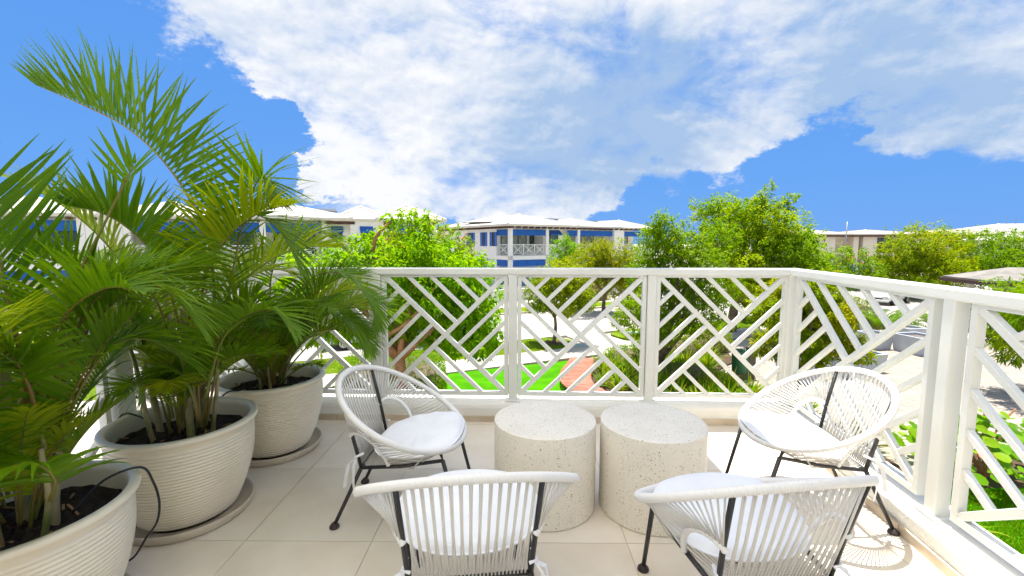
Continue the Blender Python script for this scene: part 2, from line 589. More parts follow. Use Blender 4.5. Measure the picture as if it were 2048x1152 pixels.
def unit(a):
    return a / np.maximum(np.linalg.norm(a, axis=1, keepdims=True), 1e-9)


def leaves(base, dirs, L, Wd, tint, fold=0.25):
    """one folded rhombic leaf per row: returns verts, tris, tint"""
    n = len(base)
    d = unit(dirs)
    up = np.tile(np.array([[0, 0, 1.0]]), (n, 1)) + nrng.normal(0, 0.35, (n, 3))
    s = unit(np.cross(d, up))
    nn = np.cross(s, d)
    L = L.reshape(-1, 1)
    Wd = Wd.reshape(-1, 1)
    mid = base + d * L * 0.45
    v = np.stack([base, mid + s * Wd * 0.5 + nn * Wd * fold, base + d * L - np.array([[0, 0, 1.0]]) * L * 0.12, mid - s * Wd * 0.5 + nn * Wd * fold], 1).reshape(-1, 3)
    i = np.arange(n)[:, None] * 4
    tr = np.concatenate([i + np.array([[0, 1, 2]]), i + np.array([[0, 2, 3]])], 1).reshape(-1, 3)
    return v, tr, np.repeat(tint, 4)


def clump_leaves(clumps, n_sprays, per, L, wr, droop=0.5, shell=0.55, tint_mu=0.5, tint_sd=0.22, flat=1.0):
    """clumps: (x,y,z,r) spheres; sprays of leaves spread through their outer volume"""
    c = np.array(clumps, float)
    wgt = c[:, 3] ** 2
    idx = nrng.choice(len(c), n_sprays, p=wgt / wgt.sum())
    d = unit(nrng.normal(0, 1, (n_sprays, 3)))
    rad = shell + (1.12 - shell) * nrng.random(n_sprays) ** 0.7
    lump = 1 + 0.18 * np.sin(d[:, 0] * 5 + c[idx, 0] * 3) * np.cos(d[:, 1] * 6 + c[idx, 2] * 4) + 0.12 * np.sin(d[:, 2] * 9 + c[idx, 1])
    pos = c[idx, :3] + d * (c[idx, 3] * rad * lump)[:, None] * np.array([[1, 1, flat]])
    ctint = nrng.normal(tint_mu, tint_sd * 0.6, len(c))[idx]
    stint = ctint + nrng.normal(0, tint_sd * 0.5, n_sprays)
    P = np.repeat(pos, per, 0)
    out = np.repeat(d, per, 0)
    dirs = unit(nrng.normal(0, 1, (n_sprays * per, 3))) + out * 0.55
    dirs[:, 2] -= droop
    ln = L * nrng.uniform(0.6, 1.25, n_sprays * per)
    tint = np.clip(np.repeat(stint, per) + nrng.normal(0, tint_sd * 0.5, n_sprays * per), 0, 1)
    P = P + unit(dirs) * (ln * 0.15)[:, None] + nrng.normal(0, L * 0.25, P.shape)
    return leaves(P, dirs, ln, ln * wr, tint)


def bez(p0, p1, n=8, sag=0.0, wob=0.0):
    p0, p1 = Vector(p0), Vector(p1)
    out = []
    L = (p1 - p0).length
    w1 = Vector((rng.uniform(-1, 1), rng.uniform(-1, 1), rng.uniform(-.4, .4))) * wob * L
    for i in range(n + 1):
        t_ = i / n
        q = p0.lerp(p1, t_) + w1 * math.sin(math.pi * t_)
        q.z += sag * L * math.sin(math.pi * t_)
        out.append(q)
    return out


# ------------------------------------------------------------------ leaves, fronds and curves
def catmull(pts, n):
    P = [Vector(q) for q in pts]
    P = [P[0] * 2 - P[1]] + P + [P[-1] * 2 - P[-2]]
    out = []
    segs = len(P) - 3
    for i in range(n + 1):
        u = i / n * segs
        k = min(int(u), segs - 1)
        t_ = u - k
        a, b, c, d = P[k:k + 4]
        out.append(0.5 * ((2 * b) + (c - a) * t_ + (2 * a - 5 * b + 4 * c - d) * t_ ** 2 + (3 * b - 3 * c + d - a) * t_ ** 3))
    return out


def leaflet(p0, d, side_ref, L, w, droop, curl=0.0, nseg=6):
    """one blade; returns verts, tris"""
    d = d.normalized()
    vs, q = [], p0.copy()
    cur = d.copy()
    prof = [0.55, 0.95, 1.0, 0.9, 0.70, 0.40, 0.04]
    for i in range(nseg + 1):
        sd = cur.cross(side_ref)
        if sd.length < 1e-4:
            sd = cur.orthogonal()
        sd = sd.normalized().cross(cur).normalized()   # lies along the rachis
        wv = sd * (w * prof[i] * 0.5)
        nrm = cur.cross(sd).normalized() * (w * prof[i] * 0.16)
        vs += [q - wv + nrm, q, q + wv + nrm]
        cur = (cur + Vector((0, 0, -1)) * droop / nseg * (0.4 + 1.3 * i / nseg) + side_ref * curl / nseg).normalized()
        q = q + cur * (L / nseg)
    fs = []
    for i in range(nseg):
        a = 3 * i
        for o_ in (0, 1):
            fs += [(a + o_, a + o_ + 1, a + o_ + 4), (a + o_, a + o_ + 4, a + o_ + 3)]
    return [tuple(x) for x in vs], fs


def frond(parent, pts, L, n, w, lift=0.6, droop=0.35, start=0.3, sep=False, upv=None, tip=0.35, tint=0.4, both=True, ang0=25, ang1=68, rr=0.006):
    N = 40
    C = catmull(pts, N)
    rad = [rr * (1 - 0.8 * i / N) for i in range(N + 1)]
    mb_ = MB().tube(C, rad, 6)
    fr = obj('frond', mb_.mesh('frond', 'petiole', True), None, parent)
    fr.data.materials.append(M['palm_leaf'])
    upv = Vector(upv) if upv else Vector((0, 0, 1))
    VS, FS, TT = [], [], []
    cnt = 0
    for i in range(n):
        s_ = i / (n - 1)
        u = (start + (1 - start) * s_) * N
        k = min(int(u), N - 1)
        p0 = C[k].lerp(C[k + 1], u - k)
        T = (C[min(k + 2, N)] - C[max(k - 1, 0)]).normalized()
        B = T.cross(upv)
        if B.length < 0.05:
            B = T.cross(Vector((0.3, 1, 0.2)))
        B.normalize()
        Nn = B.cross(T).normalized()
        ang = R(ang0 + (ang1 - ang0) * s_ ** 1.3 + rng.uniform(-4, 4))
        ln = L * (0.55 + 0.45 * math.sin(math.pi * min(1, 0.18 + 0.72 * s_))) * (1 - (1 - tip) * max(0, (s_ - 0.65) / 0.35) ** 1.5) * rng.uniform(.9, 1.08)
        for sd in ((-1, 1) if both else (1,)):
            lf = lift + rng.uniform(-.12, .12)
            dr = (B * sd * math.cos(lf) + Nn * math.sin(lf)) * math.cos(ang) + T * math.sin(ang)
            vs, fs = leaflet(p0 + T * (0.006 if sd > 0 else 0), dr, T, ln, w * rng.uniform(.85, 1.1) * (0.6 + 0.4 * math.sin(math.pi * min(1, .15 + .8 * s_))), droop * rng.uniform(.6, 1.4), curl=rng.uniform(-.15, .25))
            tv = min(1, max(0, tint + rng.uniform(-.16, .16)))
            if sep:
                me = np_mesh('leaflet', vs, fs, 'palm_leaf', [tv] * len(vs), True)
                obj('leaflet', me, None, fr)
                cnt += 1
            else:
                o = len(VS)
                VS += vs
                FS += [tuple(x + o for x in f) for f in fs]
                TT += [tv] * len(vs)
    if VS:
        # join the blades into the frond's own mesh
        me = fr.data
        b0, f0 = [tuple(v.co) for v in me.vertices], [tuple(p_.vertices) for p_ in me.polygons]
        o = len(b0)
        me2 = bpy.data.meshes.new('frond')
        me2.from_pydata(b0 + VS, [], f0 + [tuple(x + o for x in f) for f in FS])
        me2.materials.append(M['petiole'])
        me2.materials.append(M['palm_leaf'])
        at = me2.attributes.new('tint', 'FLOAT', 'POINT')
        at.data.foreach_set('value', np.array([0.3] * o + TT, np.float32))
        me2.polygons.foreach_set('material_index', np.array([0] * len(f0) + [1] * len(FS), np.int32))
        me2.polygons.foreach_set('use_smooth', [True] * len(me2.polygons))
        me2.update()
        fr.data = me2
    return fr


def grow(base, az, el, L, bend, n=7, twist=0.0):
    """a frond's midrib leaving base at azimuth/elevation and bending over under its weight"""
    pts = [Vector(base)]
    e, a = el, az
    for i in range(n):
        d = Vector((math.cos(a) * math.cos(e), math.sin(a) * math.cos(e), math.sin(e)))
        pts.append(pts[-1] + d * (L / n))
        e -= bend / n * (0.25 + 1.5 * i / n)
        a += twist / n
    return pts


def px_path(pix, origin, y0, y1=None):
    out = []
    m = len(pix) - 1
    for i, (a, b) in enumerate(pix):
        Y = y0 + ((y1 if y1 is not None else y0) - y0) * i / m
        out.append(atY(a, b, Y) - Vector(origin))
    return out


def stem(parent, p, q, r0, r1, name='stem', mat='palm_stem'):
    pts, rad = [], []
    p, q = Vector(p), Vector(q)
    for i in range(25):
        t_ = i / 24
        pts.append(p.lerp(q, t_) + Vector((0.006 * math.sin(t_ * 5 + p.x * 40), 0.006 * math.cos(t_ * 4 + p.y * 40), 0)))
        rad.append((r0 + (r1 - r0) * t_) * (1.10 if i % 6 == 0 else 1.0))
    return obj(name, MB().tube(pts, rad, 10), mat, parent, smooth=True)



# ------------------------------------------------------------------ the ground
ST = R(24)                       # the street runs 24 degrees off the picture plane
SU = Vector((math.cos(ST), math.sin(ST)))
SV = Vector((-math.sin(ST), math.cos(ST)))


def st(u, v):
    return (SU.x * u + SV.x * v, SU.y * u + SV.y * v)


def srect(u0, u1, v0, v1):
    return [st(u0, v0), st(u1, v0), st(u1, v1), st(u0, v1)]


struct('ground', MB().add([(-900, -900, 0), (900, -900, 0), (900, 900, 0), (-900, 900, 0)], [(0, 1, 2, 3)]), 'ground_earth')
struct('road', MB().prism(srect(-90, 140, 19.45, 27.0), 0.002, 0.006), 'road_surface')
struct('side_road', MB().prism([(20.5, 27), (26, 24.5), (60, 40), (60, 60), (36, 44)], 0.0, 0.010), 'road_surface')
kb = MB()
kb.prism(srect(-90, 11.6, 19.3, 19.45), 0, 0.12)
kb.prism(srect(13.6, 26, 19.3, 19.45), 0, 0.12)
kb.prism(srect(-90, 140, 27.0, 27.15), 0, 0.12)
struct('kerb', kb, 'concrete_walk')
# pavement of slabs on this side of the street
pv = struct('pavement', MB().prism(srect(-40, 30, 15.45, 17.0), 0.0, 0.07), 'paver_joint')
slab_me = MB().bbox(-0.745, -0.765, 0, 0.745, 0.765, 0.05, 0.008).mesh('slab', 'concrete_walk')
for i in range(42):
    q = st(-36 + 1.5 * i, 16.225)
    obj('slab', slab_me, parent=pv, loc=(q[0], q[1], 0.055), rz=ST)
fp = struct('far_pavement', MB().prism(srect(-60, 60, 29.3, 32.6), 0, 0.09), 'concrete_walk')
struct('crossing_path', MB().prism(srect(11.6, 13.6, 17.0, 19.3), 0, 0.085), 'concrete_walk')
# grey paver bars of the crossing
cr = struct('crossing', MB().prism([st(9.9, 20.3), st(13.6, 20.3), st(13.6, 26.4), st(9.9, 26.4)], 0.003, 0.009), 'concrete_walk')
for i in range(6):
    bx = MB().prism([st(10.3 + 0.32 * i - 1.0, 25.4 - i * 1.0), st(11.9 + 0.32 * i - 1.0, 25.4 - i * 1.0), st(11.9 + .32 * i - 1.0, 25.9 - i * 1.0), st(10.3 + .32 * i - 1.0, 25.9 - i * 1.0)], 0.0, 0.014)
    obj('crossing_bar', bx, 'crossing_paver', cr)


def round_rect(u0, u1, v0, v1, r=0.7, n=5):
    pts = []
    for cx, cy, a0 in ((u1 - r, v0 + r, -90), (u1 - r, v1 - r, 0), (u0 + r, v1 - r, 90), (u0 + r, v0 + r, 180)):
        for i in range(n + 1):
            a = R(a0 + 90 * i / n)
            pts.append(st(cx + r * math.cos(a), cy + r * math.sin(a)))
    return pts


def grass_patch(poly_fn, n, h, name, mat='grass_blade', lean=0.5):
    """grass blades stood over an area; poly_fn(n) gives n x,y,z roots"""
    b = poly_fn(n)
    d = nrng.normal(0, lean, (n, 3))
    d[:, 2] = 1
    d = unit(d)
    L = h * nrng.uniform(0.6, 1.3, (n, 1))
    s = unit(np.cross(d, nrng.normal(0, 1, (n, 3)))) * h * 0.09
    v = np.stack([b - s, b + s, b + d * L], 1).reshape(-1, 3)
    tr = np.arange(n * 3).reshape(-1, 3)
    return np_mesh(name, v, tr, mat, np.repeat(np.clip(nrng.normal(.5, .25, n), 0, 1), 3))


struct('verge', MB().prism(round_rect(-20, 11.3, 17.05, 19.28, 1.0), 0, 0.10), 'verge_green')
struct('verge', MB().prism(round_rect(13.8, 26, 17.05, 19.28, 1.0), 0, 0.10), 'verge_green')
struct('verge', MB().prism(round_rect(-6, 7.2, 27.2, 29.2, 0.5), 0, 0.10), 'verge_green')
struct('verge', MB().prism(round_rect(9.4, 60, 27.2, 29.2, 0.5), 0, 0.10), 'verge_green')
struct('verge', MB().prism(round_rect(-60, -9, 27.2, 29.2, 0.5), 0, 0.10), 'verge_green')
struct('far_verge', MB().prism([(34, 40), (42, 39), (48, 44), (38, 46)], 0, 0.10), 'verge_green')
struct('lawn', MB().prism([(-2.6, 9), (3.2, 9), (3.0, 17.9), (2.3, 17.75), (-2.3, 15.95)], 0, 0.05), 'turf_green')
struct('hedge_bed', MB().prism([(-7, 9), (-2.6, 9), (-2.3, 15.9), (-7, 13.9)], 0, 0.04), 'mulch')
struct('planting_bed', MB().prism([(2.6, 8), (8.2, 8), (8.4, 12.2), (7.2, 14.2), (7.6, 16.3), (8.9, 17.6), (9.5, 19.6), (8.6, 20.2), (3.1, 18.0), (2.6, 16)], 0, 0.06), 'mulch')
struct('right_bed', MB().prism([(9.0, 8.3), (15, 8.3), (15, 10.2), (9.6, 9.9)], 0, 0.05), 'mulch')
struct('front_lawn', MB().prism([(5.2, 3.5), (16, 3.5), (16, 8.3), (8.6, 8.3), (5.4, 7.6)], 0, 0.05), 'turf_green')
struct('driveway', MB().prism([(-30, 4), (-7.0, 7), (-7.2, 13.0), (-30, 4.6)], 0, 0.03), 'concrete_walk')
struct('driveway', MB().prism([(-40, 4.5), (-30, 4.5), (-7.2, 13.5), (-7.2, 13.0), (-30, 4)], 0, 0.02), 'concrete_walk')
# paved court on the right
court = [(8.4, 10.2), (30, 10.2), (30, 22), (14, 22), (9.6, 19.9), (8.95, 17.6), (7.7, 16.2), (7.3, 14.2)]
pc = struct('paved_court', MB().prism(court, 0, 0.03), 'paver_joint')


def inside(poly, x, y):
    c = False
    j = len(poly) - 1
    for i in range(len(poly)):
        if (poly[i][1] > y) != (poly[j][1] > y) and x < (poly[j][0] - poly[i][0]) * (y - poly[i][1]) / (poly[j][1] - poly[i][1]) + poly[i][0]:
            c = not c
        j = i
    return c


pvb = MB()
pa = R(18)
for iu in range(-10, 85):
    for iv in range(0, 120):
        u = 8 + iu * 0.25 + (0.125 if iv % 2 else 0)
        v = 3 + iv * 0.135
        x = u * math.cos(pa) - v * math.sin(pa) + 3
        y = u * math.sin(pa) + v * math.cos(pa) + 2
        if x > 21 or not inside(court, x, y):
            continue
        hz = 0.036 + rng.uniform(-.003, .003)
        c_, s_ = math.cos(pa), math.sin(pa)
        q = [(-.119, -.061), (.119, -.061), (.119, .061), (-.119, .061)]
        w_ = [(x + a * c_ - b * s_, y + a * s_ + b * c_) for a, b in q]
        pvb.add([(*w_[k], hz) for k in range(4)], [(0, 1, 2, 3)])
po = obj('paver', pvb, 'paver', pc)
po['kind'] = 'stuff'

# ------------------------------------------------------------------ balcony
FL = 3.5
fd = Vector((1, -0.034, 0)).normalized()          # along the front railing, left to right
fn = Vector((fd.y * -1, fd.x, 0))                 # outwards
rd = Vector((-0.124, -0.992, 0)).normalized()     # along the right railing, towards the camera
rn = Vector((-rd.y, rd.x, 0))
CR = Vector((1.985, 3.17, 0))                     # railing corner, right
CLp = CR - fd * 3.96                              # railing corner, left
ld = Vector((0.02, -1, 0)).normalized()
floor_poly = [tuple((CLp + ld * 5.2).xy), tuple((CR + rd * 5.2).xy), tuple((CR + fd * 0.12 + fn * 0.12).xy), tuple((CLp - fd * 0.12 + fn * 0.12).xy)]
bf = struct('balcony_floor', MB().prism(floor_poly, FL - 0.25, FL - 0.004), 'grout')
TX, TY = 0.555, 0.635
ta = R(-0.6)
inner = [tuple((CLp + ld * 4.8 + fd * 0.06).xy), tuple((CR + rd * 4.8 - fd * 0.06).xy), tuple((CR - fd * 0.06 - fn * 0.06).xy), tuple((CLp + fd * 0.06 - fn * 0.06).xy)]


def clip_poly(poly, clip):
    out = poly
    n = len(clip)
    for i in range(n):
        a, b = clip[i], clip[(i + 1) % n]
        ins = lambda q: (b[0] - a[0]) * (q[1] - a[1]) - (b[1] - a[1]) * (q[0] - a[0]) >= 0
        new = []
        for k in range(len(out)):
            p_, q_ = out[k], out[(k + 1) % len(out)]
            ip, iq = ins(p_), ins(q_)
            if ip != iq:
                d1 = (b[0] - a[0]) * (p_[1] - a[1]) - (b[1] - a[1]) * (p_[0] - a[0])
                d2 = (b[0] - a[0]) * (q_[1] - a[1]) - (b[1] - a[1]) * (q_[0] - a[0])
                tt = d1 / (d1 - d2)
                x_ = (p_[0] + (q_[0] - p_[0]) * tt, p_[1] + (q_[1] - p_[1]) * tt)
                if ip:
                    new += [x_]
                else:
                    new += [x_]
            if iq:
                new.append(q_)
        out = new
        if len(out) < 3:
            return []
    return out


gx0, gy0 = -0.605, 2.475       # one grout crossing
for i in range(-4, 6):
    for j in range(-8, 2):
        x0, y0 = gx0 + i * TX + 0.0015, gy0 + j * TY + 0.0015
        x1, y1 = x0 + TX - 0.003, y0 + TY - 0.003
        rot = lambda x, y: (gx0 + (x - gx0) * math.cos(ta) - (y - gy0) * math.sin(ta), gy0 + (x - gx0) * math.sin(ta) + (y - gy0) * math.cos(ta))
        pl = clip_poly([rot(x0, y0), rot(x1, y0), rot(x1, y1), rot(x0, y1)], inner)
        if len(pl) < 3:
            continue
        cxm = sum(q[0] for q in pl) / len(pl)
        cym = sum(q[1] for q in pl) / len(pl)
        ok = [q for k, q in enumerate(pl) if math.hypot(q[0] - pl[k - 1][0], q[1] - pl[k - 1][1]) > 1e-4]
        if len(ok) < 3:
            continue
        tl = obj('tile', MB().prism([(q[0] - cxm, q[1] - cym) for q in ok], -0.006, 0.0), 'floor_tile', bf, loc=(cxm, cym, FL))


def strip_wall(a, b, n_in, w0, w1, z0, z1):
    """upright slab along a-b, from w0 to w1 on the inside (along n_in)"""
    a, b, n_in = Vector(a), Vector(b), Vector(n_in)
    return MB().prism([tuple((a + n_in * w1).xy), tuple((b + n_in * w1).xy), tuple((b + n_in * w0).xy), tuple((a + n_in * w0).xy)] if True else [], z0, z1)


kw = thing('kerb_wall', 'low white rendered kerb wall carrying the balcony railing', 'wall')
KT = FL + 0.14


def kerb_part(a, b, n_in):
    a, b, n_in = Vector(a), Vector(b), Vector(n_in)
    d = (b - a).normalized()
    prof = [(-0.11, FL - 0.2), (0.085, FL - 0.2), (0.085, FL + 0.10), (0.078, FL + 0.122), (0.062, FL + 0.135), (0.045, KT), (-0.11, KT)]
    n = len(prof)
    vs = [a + n_in * x + Vector((0, 0, z)) for x, z in prof] + [b + n_in * x + Vector((0, 0, z)) for x, z in prof]
    fs = [tuple(range(n)), tuple(range(2 * n - 1, n - 1, -1))] + [(i, n + i, n + (i + 1) % n, (i + 1) % n) for i in range(n)]
    return MB().add(vs, fs)


obj('kerb', kerb_part(CLp - fd * 0.11, CR + fd * 0.11, -fn), 'stucco_kerb', kw)
obj('kerb', kerb_part(CR - fn * 0.086, CR + rd * 4.6, rn * -1 if rn.x > 0 else rn), 'stucco_kerb', kw)
obj('kerb', kerb_part(CLp - fn * 0.086, CLp + ld * 4.6, Vector((1, 0.02, 0)).normalized()), 'stucco_kerb', kw)


def skirting(a, b, n_in, seg):
    a, b, n_in = Vector(a), Vector(b), Vector(n_in)
    L = (b - a).length
    d = (b - a) / L
    k = 0.0
    while k < L - 0.02:
        e = min(k + seg - 0.003, L)
        mbx = MB().bar(a + d * k + n_in * 0.0905 + Vector((0, 0, FL + 0.022)), a + d * e + n_in * 0.0905 + Vector((0, 0, FL + 0.022)), 0.011, 0.044)
        obj('skirting_tile', mbx, 'skirting_tile', kw)
        k += seg


skirting(CLp + fd * 0.1, CR - fd * 0.1, -fn, 0.6)
skirting(CR + rd * 0.1, CR + rd * 3.2, rn * -1 if rn.x > 0 else rn, 0.6)

# the railing: posts, top rail and panels of slats
RT = 4.615
br = thing('balcony_railing', 'white balcony railing with chinese lattice panels round the terrace', 'railing')
PB = FL + 0.172      # underside of panels
PT = RT - 0.05


def rail_bar(a, b, z, w, h, name, ext=0.0, bev=0.006):
    a, b = Vector(a), Vector(b)
    d = (b - a).normalized()
    return obj(name, MB().bar(a - d * ext + Vector((0, 0, z)), b + d * ext + Vector((0, 0, z)), w, h, bev=bev), 'white_paint', br)


def post(c, d, w=0.062, top=PT, name='post'):
    c = Vector(c)
    n = Vector((-d.y, d.x, 0))
    mb_ = MB()
    mb_.bar(c + Vector((0, 0, KT)), c + Vector((0, 0, top)), w, w + 0.004, up=tuple(n), bev=0.004)
    po_ = obj(name, mb_, 'white_paint', br)
    obj('post_base', MB().bar(c + Vector((0, 0, KT)), c + Vector((0, 0, KT + 0.006)), w + 0.05, w + 0.05, up=tuple(n)), 'white_paint', po_)
    return po_


def panel(a, d, w, mirror, gap=0.012):
    """lattice panel hung between two posts, from point a along d"""
    d = Vector(d)
    n = Vector((-d.y, d.x, 0))
    a = Vector(a) + d * gap
    w = w - 2 * gap
    z0, z1 = PB, PT - 0.001
    fw = 0.028
    h = z1 - z0
    fr = MB()
    up = Vector((0, 0, 1))
    P = lambda u, v: a + d * u + up * (z0 + v)
    fr.bar(P(fw / 2, 0), P(fw / 2, h), fw, 0.036, up=tuple(n))
    fr.bar(P(w - fw / 2, 0), P(w - fw / 2, h), fw, 0.036, up=tuple(n))
    fr.bar(P(fw, fw / 2), P(w - fw, fw / 2), 0.036, fw)
    fr.bar(P(fw, h - 0.008), P(w - fw, h - 0.008), 0.036, 0.016)
    po_ = obj('lattice_panel', fr, 'white_paint', br)
    iw, ih = w - 2 * fw, h - fw - 0.016

    def Q(u, v):
        if mirror:
            u = 1 - u
        return P(fw + u * iw, fw + v * ih)

    def slat(p, q, wd, th, ext=0.0):
        A, B = Q(*p), Q(*q)
        e = (B - A).normalized() * ext
        obj('slat', MB().bar(A - e, B + e, wd, th, up=tuple(n), bev=0.002), 'white_paint', po_)
    slat((0, 1), (1, 0), 0.033, 0.031, 0.004)
    slat((1, 1), (0, 0), 0.033, 0.029, 0.004)
    for s_ in (0.112, 0.208, 0.304, 0.40):
        for k in range(4):
            p_, q_ = (s_, 1 - s_), (2 * s_, 1)
            for _ in range(k):
                p_, q_ = (p_[1], 1 - p_[0]), (q_[1], 1 - q_[0])
            slat(p_, q_, 0.0268, 0.026, 0.006)
    return po_


mir = [False, True, False, True]     # as in the photo, neighbouring panels are mirror images
for i in range(4):
    panel(CLp + fd * (0.99 * i + 0.031), fd, 0.99 - 0.062, mir[i], gap=0.004)
for i in range(1, 4):
    post(CLp + fd * 0.99 * i, fd)
post(CLp, fd, 0.075)
post(CR, (fd - rd).normalized().to_3d() if False else fd, 0.085)
rp = [1.36, 2.8, 4.25]
for r_ in rp:
    post(CR + rd * r_, rd, 0.058)
panel(CR + rd * 0.045, rd, 1.36 - 0.09, True, gap=0.045)
panel(CR + rd * (1.36 + 0.045), rd, 1.44 - 0.09, False, gap=0.045)
panel(CR + rd * (2.8 + 0.045), rd, 1.45 - 0.09, True, gap=0.045)
for i in range(3):
    panel(CLp + ld * (1.15 * i + 0.04), ld, 1.15 - 0.08, i % 2 == 0, gap=0.02)
    post(CLp + ld * 1.15 * (i + 1), ld, 0.08)
# top rail: mitred at the corners
def top_rail(a, b, da, db):
    a, b = Vector(a), Vector(b)
    d = (b - a).normalized()
    n = Vector((-d.y, d.x, 0))
    prof = [(-0.032, PT), (0.032, PT), (0.036, PT + 0.008), (0.036, RT - 0.008), (0.028, RT), (-0.028, RT), (-0.036, RT - 0.008), (-0.036, PT + 0.008)]
    m_ = len(prof)
    vs = [a + n * x + d * (x * da) + Vector((0, 0, z)) for x, z in prof] + [b + n * x + d * (x * db) + Vector((0, 0, z)) for x, z in prof]
    fs = [tuple(range(m_)), tuple(range(2 * m_ - 1, m_ - 1, -1))] + [(i, m_ + i, m_ + (i + 1) % m_, (i + 1) % m_) for i in range(m_)]
    return MB().add(vs, fs)


aR = math.acos(max(-1, min(1, fd.dot(rd)))) / 2
aL = math.acos(max(-1, min(1, fd.dot(-ld)))) / 2
obj('top_rail', top_rail(CLp, CR, -math.tan(aL), math.tan(aR)), 'white_paint', br)
obj('top_rail', top_rail(CR, CR + rd * 4.3, -math.tan(aR), 0), 'white_paint', br)
obj('top_rail', top_rail(CLp + ld * 4.3, CLp, 0, math.tan(aL)), 'white_paint', br)

# our own house: storey below the balcony and the upper wall and roof behind
hs_ = thing('house', 'white house that carries the balcony, with roof overhang above it', 'house')
obj('wall', MB().box(-7, -9, 0, CLp.x + 0.02, 2.2, FL - 0.26).box(CLp.x + 0.03, -9, 0, 1.2, 2.9, FL - 0.26), 'villa_wall', hs_)
obj('wall', MB().box(-7, -9, FL - 0.2, 7, -2.2, FL + 3.4), 'villa_wall', hs_)
obj('roof', MB().prism([(-7.2, -9.2), (7.2, -9.2), (7.2, -1.7), (-7.2, -1.7)], FL + 3.4, FL + 3.7), 'white_paint', hs_)
# canvas added out of view, standing in for whatever shades the terrace's left part
aw = thing('added_shade_canvas', 'pale canvas sheet, added out of view to shade the left part of the terrace', 'awning')
AZ = FL + 3.40
ab = MB()
nA = 24
for i in range(nA):
    x0_, x1_ = -3.2 + 4.30 * i / nA, -3.2 + 4.30 * (i + 1) / nA
    ab.add([(x0_, -1.7, AZ + .05), (x1_, -1.7, AZ + .05), (x1_, 3.66, AZ), (x0_, 3.66, AZ)], [(0, 1, 2, 3)])
obj('canvas', ab, 'canvas', aw)
obj('front_bar', MB().bar((-3.2, 3.68, AZ - .02), (1.09, 3.68, AZ - .02), .05, .05), 'white_paint', aw)

# ------------------------------------------------------------------ villas across the street
def hip(mb_, x0, x1, y0, y1, z0, rise, over=0.0, fasc=0.22):
    x0, x1, y0, y1 = x0 - over, x1 + over, y0 - over, y1 + over
    w, d = x1 - x0, y1 - y0
    k = min(w, d) / 2
    if w >= d:
        a, b = (x0 + k, (y0 + y1) / 2), (x1 - k, (y0 + y1) / 2)
    else:
        a, b = ((x0 + x1) / 2, y0 + k), ((x0 + x1) / 2, y1 - k)
    zt = z0 + fasc
    vs = [(x0, y0, z0), (x1, y0, z0), (x1, y1, z0), (x0, y1, z0), (x0, y0, zt), (x1, y0, zt), (x1, y1, zt), (x0, y1, zt), (*a, zt + rise), (*b, zt + rise)]
    fs = [(3, 2, 1, 0), (0, 1, 5, 4), (1, 2, 6, 5), (2, 3, 7, 6), (3, 0, 4, 7)]
    if w >= d:
        fs += [(4, 5, 9, 8), (6, 7, 8, 9), (5, 6, 9), (7, 4, 8)]
    else:
        fs += [(5, 6, 9, 8), (7, 4, 8, 9), (4, 5, 8), (6, 7, 9)]
    return mb_.add(vs, fs)


def roof(parent, x0, x1, y0, y1, z0, rise, over=0.7, mat='roof_white'):
    m = hip(MB(), x0, x1, y0, y1, z0, rise, over)
    ro = obj('roof', m, mat, parent)
    # ridges and courses: raised lines of tiles
    x0, x1, y0, y1 = x0 - over, x1 + over, y0 - over, y1 + over
    k = min(x1 - x0, y1 - y0) / 2
    zt = z0 + 0.22
    rb = MB()
    w, d = x1 - x0, y1 - y0
    if w >= d:
        a, b = Vector((x0 + k, (y0 + y1) / 2, zt + rise)), Vector((x1 - k, (y0 + y1) / 2, zt + rise))
    else:
        a, b = Vector(((x0 + x1) / 2, y0 + k, zt + rise)), Vector(((x0 + x1) / 2, y1 - k, zt + rise))
    cs = [Vector((x0, y0, zt)), Vector((x1, y0, zt)), Vector((x1, y1, zt)), Vector((x0, y1, zt))]
    ends = [a, b, b, a] if w >= d else [a, a, b, b]
    for c, e in zip(cs, ends):
        rb.bar(c + Vector((0, 0, .02)), e + Vector((0, 0, .02)), 0.22, 0.10)
    rb.bar(a, b + Vector((0.001, 0.001, 0)), 0.24, 0.12)
    obj('ridge_tiles', rb, 'fascia', ro)
    co = MB()
    nC = 9
    for i in range(1, nC):
        f = i / nC
        q = [c.lerp(e, f) for c, e in zip(cs, ends)]
        for j in range(4):
            l = (j + 1) % 4
            if (q[l] - q[j]).length > 0.1:
                co.bar(q[j] + Vector((0, 0, .008)), q[l] + Vector((0, 0, .008)), 0.10, 0.035)
    c_ = obj('tile_course', co, mat, ro)
    c_['kind'] = 'stuff'
    gu = MB()
    gu.bar((x0 - .05, y0 - .05, zt - .07), (x1 + .05, y0 - .05, zt - .07), 0.1, 0.12)
    gu.bar((x0 - .05, y1, zt - .07), (x0 - .05, y0, zt - .07), 0.1, 0.12)
    gu.bar((x1 + .05, y0, zt - .07), (x1 + .05, y1, zt - .07), 0.1, 0.12)
    obj('gutter', gu, 'fascia', ro)
    return ro


def solar(parent, x0, x1, y0, y1, z, rise):
    mb_ = MB()
    for i in range(4):
        a = x0 + (x1 - x0) * i / 4
        b = x0 + (x1 - x0) * (i + .95) / 4
        mb_.add([(a, y0, z), (b, y0, z), (b, y1, z + rise), (a, y1, z + rise), (a, y0, z + .06), (b, y0, z + .06), (b, y1, z + rise + .06), (a, y1, z + rise + .06)],
                [(3, 2, 1, 0), (4, 5, 6, 7), (0, 1, 5, 4), (1, 2, 6, 5), (2, 3, 7, 6), (3, 0, 4, 7)])
    obj('solar_panel', mb_, 'solar', parent)


